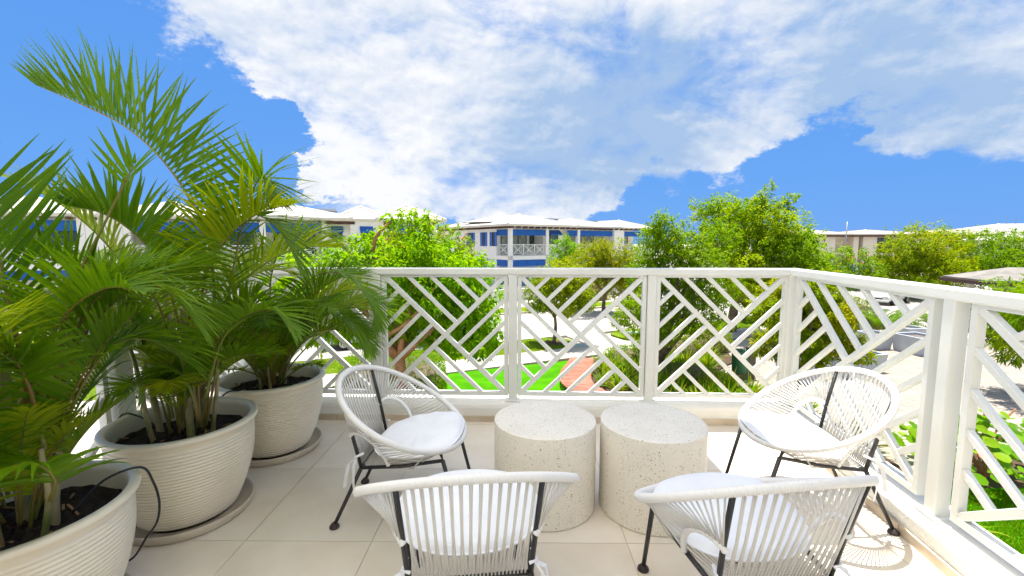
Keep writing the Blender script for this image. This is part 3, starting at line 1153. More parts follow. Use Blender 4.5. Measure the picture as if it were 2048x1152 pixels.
class Face:
    """a facade: local origin, unit along it, outward normal"""
    def __init__(s, parent, o, d, n):
        s.p, s.o, s.d, s.n = parent, Vector(o), Vector(d), Vector(n)

    def at(s, u, z, out=0.0):
        return s.o + s.d * u + s.n * out + Vector((0, 0, z))

    def slab(s, mb_, u0, u1, z0, z1, o0, o1):
        c = [s.at(u0, z0, o0), s.at(u1, z0, o0), s.at(u1, z0, o1), s.at(u0, z0, o1), s.at(u0, z1, o0), s.at(u1, z1, o0), s.at(u1, z1, o1), s.at(u0, z1, o1)]
        return mb_.add(c, [(0, 3, 2, 1), (4, 5, 6, 7), (0, 1, 5, 4), (1, 2, 6, 5), (2, 3, 7, 6), (3, 0, 4, 7)])

    def part(s, name, mat, u0, u1, z0, z1, o0, o1, parent=None):
        return obj(name, s.slab(MB(), u0, u1, z0, z1, o0, o1), mat, parent or s.p)

    def window(s, u0, u1, z0, z1, mull=1, name='window', glass='window_glass'):
        mb_ = MB()
        w = 0.08
        s.slab(mb_, u0, u0 + w, z0, z1, 0.002, 0.07)
        s.slab(mb_, u1 - w, u1, z0, z1, 0.002, 0.07)
        s.slab(mb_, u0 + w, u1 - w, z0, z0 + w, 0.002, 0.07)
        s.slab(mb_, u0 + w, u1 - w, z1 - w, z1, 0.002, 0.07)
        for i in range(1, mull):
            c = u0 + (u1 - u0) * i / mull
            s.slab(mb_, c - .04, c + .04, z0 + w, z1 - w, 0.002, 0.068)
        f = obj(name, mb_, 'window_frame', s.p)
        for i in range(mull):
            a = u0 + (u1 - u0) * i / mull + .03
            b = u0 + (u1 - u0) * (i + 1) / mull - .03
            s.part('pane', glass, a, b, z0 + .03, z1 - .03, 0.004, 0.03, f)
        return f

    def shutters(s, u0, u1, z0, z1, w=0.35):
        for a in (u0 - w - .03, u1 + .03):
            mb_ = MB()
            s.slab(mb_, a, a + .06, z0, z1, .003, .05)
            s.slab(mb_, a + w - .06, a + w, z0, z1, .003, .05)
            n = 14
            for i in range(n):
                z = z0 + (z1 - z0) * i / n
                s.slab(mb_, a + .06, a + w - .06, z + .01, z + (z1 - z0) / n - .01, .003, .035)
            obj('shutter', mb_, 'shutter_blue', s.p)

    def awning(s, u0, u1, z0, z1, out=0.55):
        """sloped hood awning over a window"""
        c = [s.at(u0, z1, .003), s.at(u1, z1, .003), s.at(u0, z0, out), s.at(u1, z0, out), s.at(u0, z0 + .06, .003), s.at(u1, z0 + .06, .003), s.at(u0, z0 - .12, out), s.at(u1, z0 - .12, out)]
        obj('awning', MB().add(c, [(0, 2, 3, 1), (0, 4, 2), (1, 3, 5), (2, 6, 7, 3), (0, 1, 5, 4)]), 'awning_blue', s.p)

    def drop(s, u0, u1, z0, z1, o=0.0):
        """flat drop awning between columns, with folds"""
        n = max(4, int((u1 - u0) / .5))
        mb_ = MB()
        for i in range(n):
            a, b = u0 + (u1 - u0) * i / n, u0 + (u1 - u0) * (i + 1) / n
            s.slab(mb_, a + .004, b - .004, z0, z1, o - .03, o + .02 + .015 * (i % 2))
        obj('awning', mb_, 'awning_blue', s.p)

    def rail(s, u0, u1, z0, z1, o=0.0, npan=3):
        mb_ = MB()
        s.slab(mb_, u0, u1, z1 - .07, z1, o - .04, o + .04)
        s.slab(mb_, u0, u1, z0, z0 + .05, o - .03, o + .03)
        n_ = tuple(s.n)
        for i in range(npan):
            a, b = u0 + (u1 - u0) * i / npan, u0 + (u1 - u0) * (i + 1) / npan
            w, h = b - a, z1 - z0
            for c in (a + .03, b - .03):
                s.slab(mb_, c - .025, c + .025, z0 + .05, z1 - .07, o - .028, o + .028)
            P = lambda p, q: s.at(a + p * w, z0 + q * h, o)
            mb_.bar(P(0, 0), P(1, 1), .05, .03, up=n_)
            mb_.bar(P(0, 1), P(1, 0), .05, .032, up=n_)
            for f in (.16, .30, .42):
                for p0, p1 in (((f, f), (1 - f, f)), ((f, 1 - f), (1 - f, 1 - f)), ((f, f), (f, 1 - f)), ((1 - f, f), (1 - f, 1 - f))):
                    mb_.bar(P(*p0), P(*p1), .035, .026, up=n_)
        obj('balcony_railing', mb_, 'white_paint', s.p)

    def tails(s, u0, u1, z, step=0.75, ln=0.62):
        mb_ = MB()
        n = int((u1 - u0) / step)
        for i in range(n + 1):
            c = u0 + (u1 - u0) * i / max(n, 1)
            s.slab(mb_, c - .07, c + .07, z - .17, z - .003, .003, ln)
        o = obj('rafter_tails', mb_, 'brown_wood', s.p)
        o['kind'] = 'stuff'


def uface(px, ox, oy, ang):
    """distance along a facade that starts at ox, oy and runs at ang, where the picture column px meets it"""
    a = (px - 1024) / FPX
    return (a * oy - ox) / (math.cos(ang) - a * math.sin(ang))


Z2 = 3.5
# --- villa B, corner towards us
aB = R(34)
vb = thing('villa', 'white two storey villa with corner balcony and blue awnings, behind the street trees', 'house', (-0.2, 42, 0), aB)
uB = lambda px: uface(px, -0.2, 42, aB)
uBl = lambda px: uface(px, -0.2, 42, aB + R(90))
F1 = Face(vb, (0, 0, 0), (1, 0, 0), (0, -1, 0))
F2 = Face(vb, (0, 0, 0), (0, 1, 0), (-1, 0, 0))
ec = 4.45     # end of the corner balcony
dB = 2.4      # its depth
# storey walls (the balcony is cut out of the upper corner)
wl = MB()
wl.box(0, dB, Z2, 19.6, 15, 6.25)                 # body behind the balconies
wl.box(ec + .2, 0.9, Z2, 7.2, dB - .003, 6.25)
wl.box(0, 0, Z2 - .38, 19.6, 14.98, Z2 - .003)    # floor band
obj('wall', wl, 'villa_wall', vb)
obj('wall', MB().box(0.12, dB + .3, 0, 19.5, 14.9, Z2 - .384), 'blue_siding', vb)
sd_ = MB()
for i in range(20):
    z = 0.1 + i * 0.15
    sd_.box(0.07, dB + .3, z, 0.117, 14.9, z + .13)
obj('siding', sd_, 'blue_siding', vb)['kind'] = 'stuff'
for (u, o) in ((0.17, -.17), (ec, -.17), (uB(1157), -.17), (uB(1157) + 6.6, -.17)):
    F1.part('column', 'villa_wall', u - .17, u + .17, 0, 6.25, o - .17, o + .17)
F2.part('column', 'villa_wall', dB - .02, dB + .3, 0, Z2 - .39, -.34, -.004)
F2.drop(0.36, dB - .03, 5.42, 5.98, -.1)
F1.drop(0.36, ec - .18, 5.42, 5.98, -.1)
F1.drop(0.36, ec - .18, 2.5, 3.1, -.1)
F2.drop(0.36, dB - .03, 2.5, 3.1, -.1)
F1.rail(0.36, ec - .18, Z2 + .05, Z2 + 1.08, -.17, 3)
F2.rail(0.36, dB - .03, Z2 + .05, Z2 + 1.08, -.17, 1)
Fi = Face(vb, (0, dB, 0), (1, 0, 0), (0, -1, 0))
Fi.window(0.5, 3.6, Z2, 5.75, 3, 'sliding_door', 'curtain')
Fi.window(4.0, 4.55, Z2 + .6, 5.6, 1)
for px0, px1, z0, z1 in ((936, 949, 4.35, 5.75), (963, 973, 4.4, 5.75), (982, 992, 4.4, 5.75)):
    b, a = uBl(px0 + 3), uBl(px1 - 3)
    a, b = min(a, b), max(a, b)
    F2.window(a, b, z0, z1, 1)
    F2.shutters(a, b, z0 - .02, z1 + .02, 0.42)
F2.window(uBl(965), uBl(955), 1.5, 2.6)
F2.awning(uBl(966), uBl(953), 2.65, 3.0, .5)
F1b = Face(vb, (0, 0.9, 0), (1, 0, 0), (0, -1, 0))
F1b.window(5.4, 6.5, 4.6, 5.6)
F1b.awning(5.2, 6.7, 5.6, 6.0)
u2 = uB(1157)
Fi.window(u2 + .4, u2 + 4.4, Z2, 5.75, 3, 'sliding_door', 'curtain')
F1.drop(u2 + .18, u2 + 5.0, 5.42, 5.98, -.1)
F1.drop(u2 - 1.5, u2 - .2, 5.42, 5.98, -.1)
F1.rail(u2 + .18, u2 + 6.4, Z2 + .05, Z2 + 1.08, -.17, 4)
obj('wall', MB().box(u2 + 5.0, -.2, Z2, u2 + 6.4, dB - .003, 6.25), 'villa_wall', vb)
u3 = u2 + 6.6
F1.drop(u3 + .18, u3 + 4.6, 5.42, 5.98, -.1)
Fi.window(u3 + .3, u3 + 3.4, Z2, 5.75, 2, 'sliding_door', 'curtain')
F1.rail(u3 + .18, u3 + 4.6, Z2 + .05, Z2 + 1.08, -.17, 3)
roof(vb, 0, 7.3, 0, 13, 6.26, 1.15)
roof(vb, 7.6, u3 - .7, 0.6, 13, 6.24, 0.95)
roof(vb, u3 - .2, 19.6, 0.3, 13, 6.22, 0.9)
F1.tails(0, 19, 6.25)
F2.tails(0, 14, 6.25, 0.6)
solar(vb, -0.2, 2.2, 3.5, 9, 6.75, .1)
solar(vb, 8.6, 12.4, 5.2, 7.6, 7.15, .4)
solar(vb, 14.8, 18.2, 4.6, 7.2, 7.0, .4)

# --- villa A, along the street on the left
aA = ST
oA = (-16.4, 31.0)
va = thing('villa', 'long white villa with blue awnings behind the palms and red barked tree', 'house', (*oA, 0), aA)
uA = lambda px: uface(px, *oA, aA)
G1 = Face(va, (0, 0, 0), (1, 0, 0), (0, -1, 0))
uc = uA(652)
e1 = uA(873)
wl = MB()
wl.box(-3.5, 2.2, 0, e1, 12, 6.3)
wl.box(uc + .2, .5, 0, uA(703), 2.197, 6.297)
wl.box(uA(703), 0, 0, uA(768), 2.197, 6.297)
wl.box(-3.5, 0, Z2 - .38, uc + .2, 2.197, Z2 - .003)
wl.box(uA(772), 0, Z2 - .38, e1, 2.197, Z2 - .003)
obj('wall', wl, 'villa_wall', va)
for u in (-3.3, uA(529), uc, uA(771), e1 - .18):
    G1.part('column', 'villa_wall', u - .18, u + .18, 0, 6.295, -.36, 0.003)
Gi = Face(va, (0, 2.2, 0), (1, 0, 0), (0, -1, 0))
for (a, b) in ((-3.1, uA(529) - .2), (uA(529) + .2, uc - .2), (uA(771) + .2, e1 - .4)):
    G1.drop(a, b, 5.45, 6.1, -.1)
    G1.rail(a, b, Z2 + .05, Z2 + 1.08, -.18, max(1, int((b - a) / 1.5)))
    G1.drop(a, b, 2.55, 3.1, -.1)
    Gi.window(a + .3, b - .4, Z2, 5.8, 3, 'sliding_door')
G2 = Face(va, (0, .5, 0), (1, 0, 0), (0, -1, 0))
G2.window(uA(667), uA(688), 4.85, 5.55)
G2.awning(uA(665), uA(690), 5.6, 5.95, .3)
G1.window(uA(724), uA(746), 4.85, 5.55)
G1.awning(uA(722), uA(748), 5.6, 5.95, .3)
roof(va, -3.6, uA(686), 0.3, 11, 6.31, 1.25)
roof(va, uA(690), uA(768), 0.6, 10, 6.29, 1.0)
roof(va, uA(768) + .2, e1, 0.2, 11, 6.33, 1.15)
G1.tails(-3.3, uc - .3, 6.30, 1.2)
G1.tails(uA(772), e1 - .2, 6.30, 1.0)
for u in (uA(668), uA(698)):
    G2.part('bracket', 'brown_wood', u - .5, u + .5, 6.08, 6.27, .003, .6)
solar(va, 2.0, 4.4, 3.0, 5.2, 7.1, .35)
solar(va, 10.0, 11.5, 3.0, 5.2, 7.0, .3)

# --- villa C further left, seen through the nearest palms
vc = thing('villa', 'white villa with blue awnings at left, seen through the palm leaflets', 'house', (-34, 24.0, 0), ST)
H1 = Face(vc, (0, 0, 0), (1, 0, 0), (0, -1, 0))
wl = MB()
wl.box(0, 2.2, 0, 15.4, 12, 6.3)
wl.box(8.8, 0, 0, 10.6, 2.197, 6.297)
wl.box(0, 0, Z2 - .38, 8.797, 2.197, Z2 - .003)
wl.box(10.603, 0, Z2 - .38, 15.4, 2.197, Z2 - .003)
obj('wall', wl, 'villa_wall', vc)
for u in (.2, 4.2, 8.6, 10.8, 15.2):
    H1.part('column', 'villa_wall', u - .18, u + .18, 0, 6.295, -.36, 0.003)
Hi = Face(vc, (0, 2.2, 0), (1, 0, 0), (0, -1, 0))
for a, b in ((.4, 4.0), (4.4, 8.4), (11.0, 15.0)):
    H1.drop(a, b, 5.45, 6.1, -.1)
    H1.rail(a, b, Z2 + .05, Z2 + 1.08, -.18, 3)
    H1.drop(a, b, 2.55, 3.1, -.1)
    Hi.window(a + .2, b - .2, Z2, 5.8, 3, 'sliding_door')
roof(vc, 0, 9, 0.3, 11, 6.31, 1.25)
roof(vc, 9.6, 15.4, 0.5, 11, 6.29, 1.1)
H1.tails(0.3, 15, 6.3, 1.1)

# --- roof between the two villas, behind
vd = thing('villa', 'white hipped roof of a house showing between the two villas', 'house', (-7.6, 58, 0), R(28))
obj('wall', MB().box(0, 0, 0, 11, 9, 6.0), 'villa_wall', vd)
roof(vd, 0, 11, 0, 9, 6.0, 1.1)

# --- beige apartments far right
ve = thing('apartment_building', 'long beige apartment row with open stairwell and brown eaves, far right', 'house', (46, 74, 0), R(-4))
E1 = Face(ve, (0, 0, 0), (1, 0, 0), (0, -1, 0))
wl = MB()
wl.box(0, 1.8, 0, 34, 12, 5.9)
wl.box(0, 0, 0, 6.6, 1.797, 5.9)
wl.box(9.4, 0, 0, 10.2, 1.797, 5.9)
wl.box(10.9, 0, 0, 13, 1.797, 5.9)
wl.box(6.603, 0, 2.7, 9.397, 1.797, 3.1)
wl.box(13.003, 0, 2.7, 17, 1.797, 3.1)
wl.box(17.003, 0, 0, 34, 1.797, 5.9)
obj('wall', wl, 'beige_wall', ve)
st_ = MB()
for i in range(12):
    st_.box(7.0 + i * .2, .4, .25 * i, 7.2 + i * .2, 1.4, .25 * i + .25)
obj('stair', st_, 'beige_wall', ve)
for u in (2.9, 1.0, 19.5, 24, 28.5):
    E1.window(u, u + 1.0, 4.0, 5.1)
    E1.window(u, u + 1.0, 1.0, 2.2)
Ei = Face(ve, (0, 1.8, 0), (1, 0, 0), (0, -1, 0))
Ei.window(13.3, 16.6, 3.1, 5.5, 2, 'sliding_door')
Ei.window(13.3, 16.6, .1, 2.5, 2, 'sliding_door')
E1.part('balcony_rail', 'brown_wood', 13.0, 17, 4.0, 4.12, -.06, .02)
roof(ve, -1, 8, 0, 11, 5.92, .9, .7, 'roof_sand')
roof(ve, 9.5, 20, 0, 11, 5.9, .75, .7, 'roof_sand')
roof(ve, 21.5, 34, 0, 11, 5.91, .8, .7, 'roof_sand')
for u0, u1 in ((-1.6, 8.6), (8.9, 20.6), (20.9, 34.6)):
    E1.part('eaves_board', 'brown_wood', u0, u1, 5.62, 5.90, .3, .74)
for u, hh in ((1.2, 8.6), (2.5, 8.6)):
    obj('antenna', MB().tube([(u, 4, 6), (u, 4, hh)], .035, 6), 'steel', ve)
tag(obj('flagless_pole', MB().tube([(46.5, 63, 0), (46.5, 63, 7.6)], [.09, .07], 10), 'steel', smooth=True), 'pale bare pole standing before the beige apartments', 'pole')

vf = thing('apartment_building', 'unfinished yellow block with bare steel rods on its roof, behind trees at right edge', 'house', (78, 74, 0), R(-8))
obj('wall', MB().box(0, 0, 0, 22, 12, 6.3), 'yellow_wall', vf)
Fy = Face(vf, (0, 0, 0), (1, 0, 0), (0, -1, 0))
Fy.window(1, 3.2, 4.4, 6.0, 2)
Fy.window(8, 10, 4.4, 6.0, 2)
roof(vf, 0, 22, 0, 12, 6.3, 1.4, .7)
for u in (2, 3.4, 4.8, 6.2, 8.5):
    obj('steel_rod', MB().tube([(u, -.2, 6.6), (u, -.2, 9.2)], .03, 5), 'steel', vf)
vg = thing('house', 'low white roofed house under the yellow block at right edge', 'house', (70, 64, 0), R(-8))
obj('wall', MB().box(0, 0, 0, 26, 10, 4.9), 'beige_wall', vg)
roof(vg, 0, 26, 0, 10, 4.9, .9, .7)

# --- low pavilion at right, brown fascia
vh = thing('pavilion', 'low pavilion with flat brown fascia and sandy roof, right of the parking', 'pavilion', (24.4, 22.6, 0), R(-14))
for x in (.3, 4, 7.7):
    for y in (.3, 2.2):
        obj('post', MB().box(x - .12, y - .12, 0, x + .12, y + .12, 2.55), 'white_paint', vh)
obj('wall', MB().box(2.0, 2.3, 0, 8, 2.5, 2.5), 'white_wall', vh)
obj('fascia', MB().box(-.6, -.6, 2.62, 8.6, 3.2, 2.80), 'brown_wood', vh)
obj('roof', hip(MB(), -.4, 8.4, -.4, 3.0, 2.803, .6, 0.1, .08), 'roof_grey', vh)

# --- garden walls across the street
gw = thing('garden_wall', 'low white garden wall in front of the corner villa', 'wall')
obj('wall_panel', MB().bar((-4.5, 33.0, .5), (2.4, 37.2, .5), .2, 1.0), 'white_wall', gw)
obj('coping', MB().bar((-4.5, 33.0, 1.03), (2.4, 37.2, 1.03), .28, .06), 'white_wall', gw)
obj('wall_panel', MB().bar((4.6, 38.2, .5), (11.5, 42.6, .5), .2, 1.0), 'white_wall', gw)
obj('coping', MB().bar((4.6, 38.2, 1.03), (11.5, 42.6, 1.03), .28, .06), 'white_wall', gw)
gp = thing('gate_post', 'small white gate pillar with lantern at the garden wall', 'pillar', (3.2, 36.6, 0))
obj('post', MB().bbox(-.22, -.22, 0, .22, .22, 1.3, .02), 'white_wall', gp)
ln = obj('lantern', MB().lathe([(.06, 1.3), (.12, 1.36), (.14, 1.6), (.03, 1.72)], 8, cap_bot=True, cap_top=True), 'window_frame', gp)


# ------------------------------------------------------------------ vehicles
def car(label, loc, rz, body='car_white', kind='sedan', scale=1.0, cat='car'):
    root = thing('parked_car', label, cat, loc, rz)
    if kind == 'sedan':
        Lc, Wc = 4.4, 1.72
        low = [(-2.2, .30), (-2.2, .72), (-2.08, .86), (-1.35, .93), (1.0, .92), (1.95, .80), (2.16, .66), (2.2, .32)]
        cab = [(-1.75, .90), (-1.25, 1.34), (-.6, 1.42), (.15, 1.40), (1.05, .91)]
    elif kind == 'suv':
        Lc, Wc = 4.5, 1.85
        low = [(-2.25, .38), (-2.25, .98), (-2.1, 1.06), (1.0, 1.04), (2.0, .96), (2.2, .78), (2.25, .40)]
        cab = [(-2.15, 1.04), (-1.95, 1.62), (-1.2, 1.72), (.25, 1.68), (1.15, 1.03)]
    else:
        Lc, Wc = 4.9, 1.95
        low = [(-2.45, .34), (-2.45, 1.15), (1.5, 1.12), (2.25, .95), (2.42, .75), (2.45, .36)]
        cab = [(-2.43, 1.13), (-2.4, 2.0), (-2.2, 2.12), (.95, 2.08), (1.75, 1.11)]

    def loft(prof, wf):
        vs, fs = [], []
        n = len(prof)
        for sd in (-1, 1):
            for (x, z) in prof:
                vs.append((x, sd * wf(x, z), z))
        fs.append(tuple(range(n)))
        fs.append(tuple(range(2 * n - 1, n - 1, -1)))
        for i in range(n):
            j = (i + 1) % n
            fs.append((i, n + i, n + j, j))
        return MB().add(vs, fs)
    bw = Wc / 2
    zt = max(z for _, z in cab)
    zb = min(z for _, z in cab)
    bodyw = lambda x, z: bw * (1 - .12 * max(0, abs(x) / (Lc / 2) - .75) / .25) * (0.97 if z > .8 else 1)
    me = loft(low, bodyw).mesh('body', M[body])
    bo = obj('body', me, None, root)
    bv = bo.modifiers.new('round', 'BEVEL')
    bv.width = .07
    bv.segments = 3
    cabw = lambda x, z: bw * (.93 - .20 * (z - zb) / (zt - zb))
    cb = obj('cabin', loft(cab, cabw), body, root)
    b2 = cb.modifiers.new('round', 'BEVEL')
    b2.width = .06
    b2.segments = 3
    # glass: windscreen, rear window, side windows, standing slightly proud of the cabin
    def glass(name, quad):
        obj(name, MB().add(quad, [(0, 1, 2, 3)]), 'car_glass', root)
    (x3, z3), (x4, z4) = cab[3], cab[4]
    f0, f1 = .14, .90
    def pt(f, sd, k=.9):
        x, z = x4 + (x3 - x4) * f, z4 + (z3 - z4) * f
        return (x + .02, sd * cabw(x, z) * k, z + .015)
    glass('windscreen', [pt(f0, -1), pt(f0, 1), pt(f1, 1), pt(f1, -1)])
    (x0, z0), (x1, z1) = cab[0], cab[1]
    def pt2(f, sd, k=.88):
        x, z = x0 + (x1 - x0) * f, z0 + (z1 - z0) * f
        return (x - .02, sd * cabw(x, z) * k, z + .015)
    glass('rear_window', [pt2(.15, 1), pt2(.15, -1), pt2(.9, -1), pt2(.9, 1)])
    for sd in (-1, 1):
        zl, zh = zb + .07, zt - .13
        xa, xb = cab[1][0] - .1, cab[3][0] + .05
        xm = (xa + xb) / 2 + .05
        for (a0, a1, a2, a3) in ((xa - .15, xm - .03, xm - .03, xa + .12), (xm + .03, xb + .50, xb + .02, xm + .03)):
            q = [(a0, sd * (cabw(0, zl) + .012), zl), (a1, sd * (cabw(0, zl) + .012), zl), (a2, sd * (cabw(0, zh) + .012), zh), (a3, sd * (cabw(0, zh) + .012), zh)]
            glass('side_window', q if sd < 0 else q[::-1])
        obj('door_handle', MB().box(-.1, sd * bw * 1.0 - .01, zb - .10, .08, sd * bw * 1.0 + .015, zb - .075), 'hub' if body != 'car_white' else 'car_white', root)
        obj('mirror', MB().bbox(cab[4][0] - .25, sd * (bw + .06) - .08, zb + .02, cab[4][0] - .1, sd * (bw + .06) + .08, zb + .16, .02), body, root)
        obj('headlight', MB().bbox(Lc / 2 - .20, sd * (bw - .36) - .20, .60, Lc / 2 + .012, sd * (bw - .36) + .20, .74, .02), 'lamp_glass', root)
        obj('tail_light', MB().bbox(-Lc / 2 - .012, sd * (bw - .28) - .14, .66, -Lc / 2 + .1, sd * (bw - .28) + .14, .82, .02), 'tail_red', root)
        for x in (-Lc * .30, Lc * .31):
            c = Vector((x, sd * (bw - .10), .315))
            ax = Vector((0, 1, 0))
            def ring(r, y0, y1, nm, mt, par, nn=24):
                vs = []
                for yy in (y0, y1):
                    for k in range(nn):
                        a = 2 * math.pi * k / nn
                        vs.append((c.x + r * math.cos(a), c.y + yy, c.z + r * math.sin(a)))
                fs = [tuple(range(nn)), tuple(range(2 * nn - 1, nn - 1, -1))] + [(k, nn + k, nn + (k + 1) % nn, (k + 1) % nn) for k in range(nn)]
                return obj(nm, MB().add(vs, fs), mt, par)
            wh = ring(.315, -.11, .115, 'wheel', 'tyre', root)
            ring(.20, -.115 if sd < 0 else .0, .0 if sd < 0 else .125, 'rim', 'hub', wh, 12)
    fr = obj('grille', MB().bbox(Lc / 2 - .05, -.35, .46, Lc / 2 + .015, .35, .56, .01), 'tyre', root)
    obj('plate', MB().box(Lc / 2 + .012, -.17, .33, Lc / 2 + .03, .17, .43), 'plate', root)
    obj('bumper', MB().bbox(Lc / 2 - .1, -bw + .12, .28, Lc / 2 + .05, bw - .12, .45, .03), body, root)
    return root


car('white saloon car parked front towards us by the round hedge', (29.6, 35.2, 0.01), R(213))
car('dark car parked at the far end of the side street, front wheel showing', (32.2, 46.5, 0.01), R(150), 'car_dark', 'suv')
car('white van standing behind the garden wall of the corner villa', (1.6, 38.6, 0), R(40), 'car_white', 'van', cat='van')
car('pale silver car parked on the street left of the red barked tree', (-6.6, 20.9, 0.01), R(24), 'car_silver', 'sedan')
car('white car half hidden by the middle palm stems', (-15.8, 18.2, 0.01), R(20), 'car_white', 'sedan')
car('white car parked on the near driveway, its wheel showing beside the farthest pot', (-10.2, 14.6, 0.01), R(200), 'car_white', 'suv')
car('silver blue car behind the small tree left of the round hedge', (20.3, 29.2, 0.01), R(160), 'car_silver', 'sedan')

# ------------------------------------------------------------------ small street things
dk = thing('boardwalk', 'curving red timber boardwalk from the lawn into the lilies', 'boardwalk')
path = catmull([(2.72, 17.1, 0), (2.45, 16.0, 0), (2.15, 14.9, 0), (2.10, 13.9, 0), (2.45, 13.0, 0), (3.1, 12.1, 0), (3.9, 11.3, 0)], 46)
for i in range(46):
    a, b = path[i], path[i + 1]
    d = (b - a).normalized()
    n_ = Vector((-d.y, d.x, 0))
    w_ = .44 + .09 * math.sin(i / 46 * 5)
    g_ = d * .006
    q = [a + g_ - n_ * w_, a + g_ + n_ * w_, b - g_ + n_ * w_, b - g_ - n_ * w_]
    obj('plank', MB().prism([(x.x, x.y) for x in q[::-1]], .30, .335 + rng.uniform(-.003, .003)), 'deck_wood', dk)
jb = MB()
for sd in (-.36, .36):
    for i in range(46):
        a, b = path[i], path[i + 1]
        d = (b - a).normalized()
        n_ = Vector((-d.y, d.x, 0)) * sd
        jb.bar(a + n_ + Vector((0, 0, .16)), b + n_ + Vector((0, 0, .16)), .04, .27)
obj('joist', jb, 'brown_wood', dk)

bn = thing('litter_bin', 'round green litter bin on a wooden post at the paved court', 'bin', (7.95, 15.35, 0.03))
obj('bin_body', MB().lathe([(.22, .25), (.25, .28), (.28, 1.0), (.29, 1.02), (.27, 1.02), (.25, .8)], 24, cap_bot=True), 'bin_green', bn, True)
obj('bin_post', MB().bbox(.24, -.12, 0, .50, .12, 1.15, .02), 'bin_post', bn)
obj('bin_foot', MB().box(-.2, -.1, 0, .3, .1, .25), 'bin_post', bn)

sg = thing('road_sign', 'small orange sign on a thin pole in front of the yellowish round tree', 'sign', (33.2, 42, 0))
obj('pole', MB().tube([(0, 0, 0), (0, 0, 2.2)], .035, 8), 'white_paint', sg)
obj('sign_plate', MB().bbox(-.4, -.03, 1.9, .4, -.005, 2.25, .01), 'sign_orange', sg)

um = thing('market_umbrella', 'dark teal umbrella behind the railing, below the beige apartments', 'umbrella', (34.5, 45.5, 0))
obj('pole', MB().tube([(0, 0, 0), (0, 0, 2.5)], .03, 8), 'steel', um)
obj('canopy', MB().lathe([(1.9, 1.75), (1.6, 2.05), (1.0, 2.35), (.02, 2.55)], 10), 'awning_teal' if 'awning_teal' in M else 'car_blue', um)

for (x, y, zz) in ((3.0, 20.1, .104), (6.2, 23.0, .104)):
    tag(obj('cover_plate', MB().bar((x - .42, y - .1, zz + .01), (x + .42, y + .28, zz + .01), .55, .025), 'cover_plate'), 'pale green utility cover in the verge grass ' + ('beside the little street tree' if x < 4 else 'under the near street tree'), 'utility cover')

PL = [(16.35, 20.0, 1.0, .72, 8, 'grey concrete planter, left front one of the court cluster by the ferns'),
      (17.5, 19.1, 1.25, .78, 8, 'grey concrete planter, widest and nearest of the cluster by the ferns'),
      (16.9, 22.4, 1.1, .8, 12, 'grey concrete planter standing behind the cluster by the ferns'),
      (18.9, 21.2, 1.1, .75, 8, 'grey concrete planter, right one of the cluster by the ferns'),
      (10.1, 15.3, 1.2, .70, 15, 'grey concrete planter, left one of the trio behind the railing corner'),
      (11.6, 15.9, 1.2, .70, 15, 'grey concrete planter, middle one of the trio behind the railing corner'),
      (13.0, 16.5, 1.2, .70, 15, 'grey concrete planter, right one of the trio behind the railing corner'),
      (13.6, 21.3, 1.1, .75, 20, 'grey concrete planter half hidden by the leafy branch left of the round hedge'),
      (15.1, 21.9, 1.1, .75, 20, 'grey concrete planter directly before the round hedge')]
for (x, y, w, h, rz, lab) in PL:
    pr = thing('planter', lab, 'planter', (x, y, .03), R(rz), 'square concrete planters on the court')
    a = w / 2
    mb_ = MB()
    t_ = .09
    b_ = .85
    vs = [(-a * b_, -a * b_, 0), (a * b_, -a * b_, 0), (a * b_, a * b_, 0), (-a * b_, a * b_, 0), (-a, -a, h), (a, -a, h), (a, a, h), (-a, a, h),
          (-a + t_, -a + t_, h), (a - t_, -a + t_, h), (a - t_, a - t_, h), (-a + t_, a - t_, h), (-a + t_, -a + t_, h - .18), (a - t_, -a + t_, h - .18), (a - t_, a - t_, h - .18), (-a + t_, a - t_, h - .18)]
    fs = [(3, 2, 1, 0)]
    for i in range(4):
        j = (i + 1) % 4
        fs += [(i, j, 4 + j, 4 + i), (4 + i, 4 + j, 8 + j, 8 + i), (8 + i, 8 + j, 12 + j, 12 + i)]
    obj('planter_box', mb_.add(vs, fs), 'planter_concrete', pr)
    obj('soil', MB().box(-a + t_ + .003, -a + t_ + .003, h - .3, a - t_ - .003, a - t_ - .003, h - .1), 'planter_sand', pr)


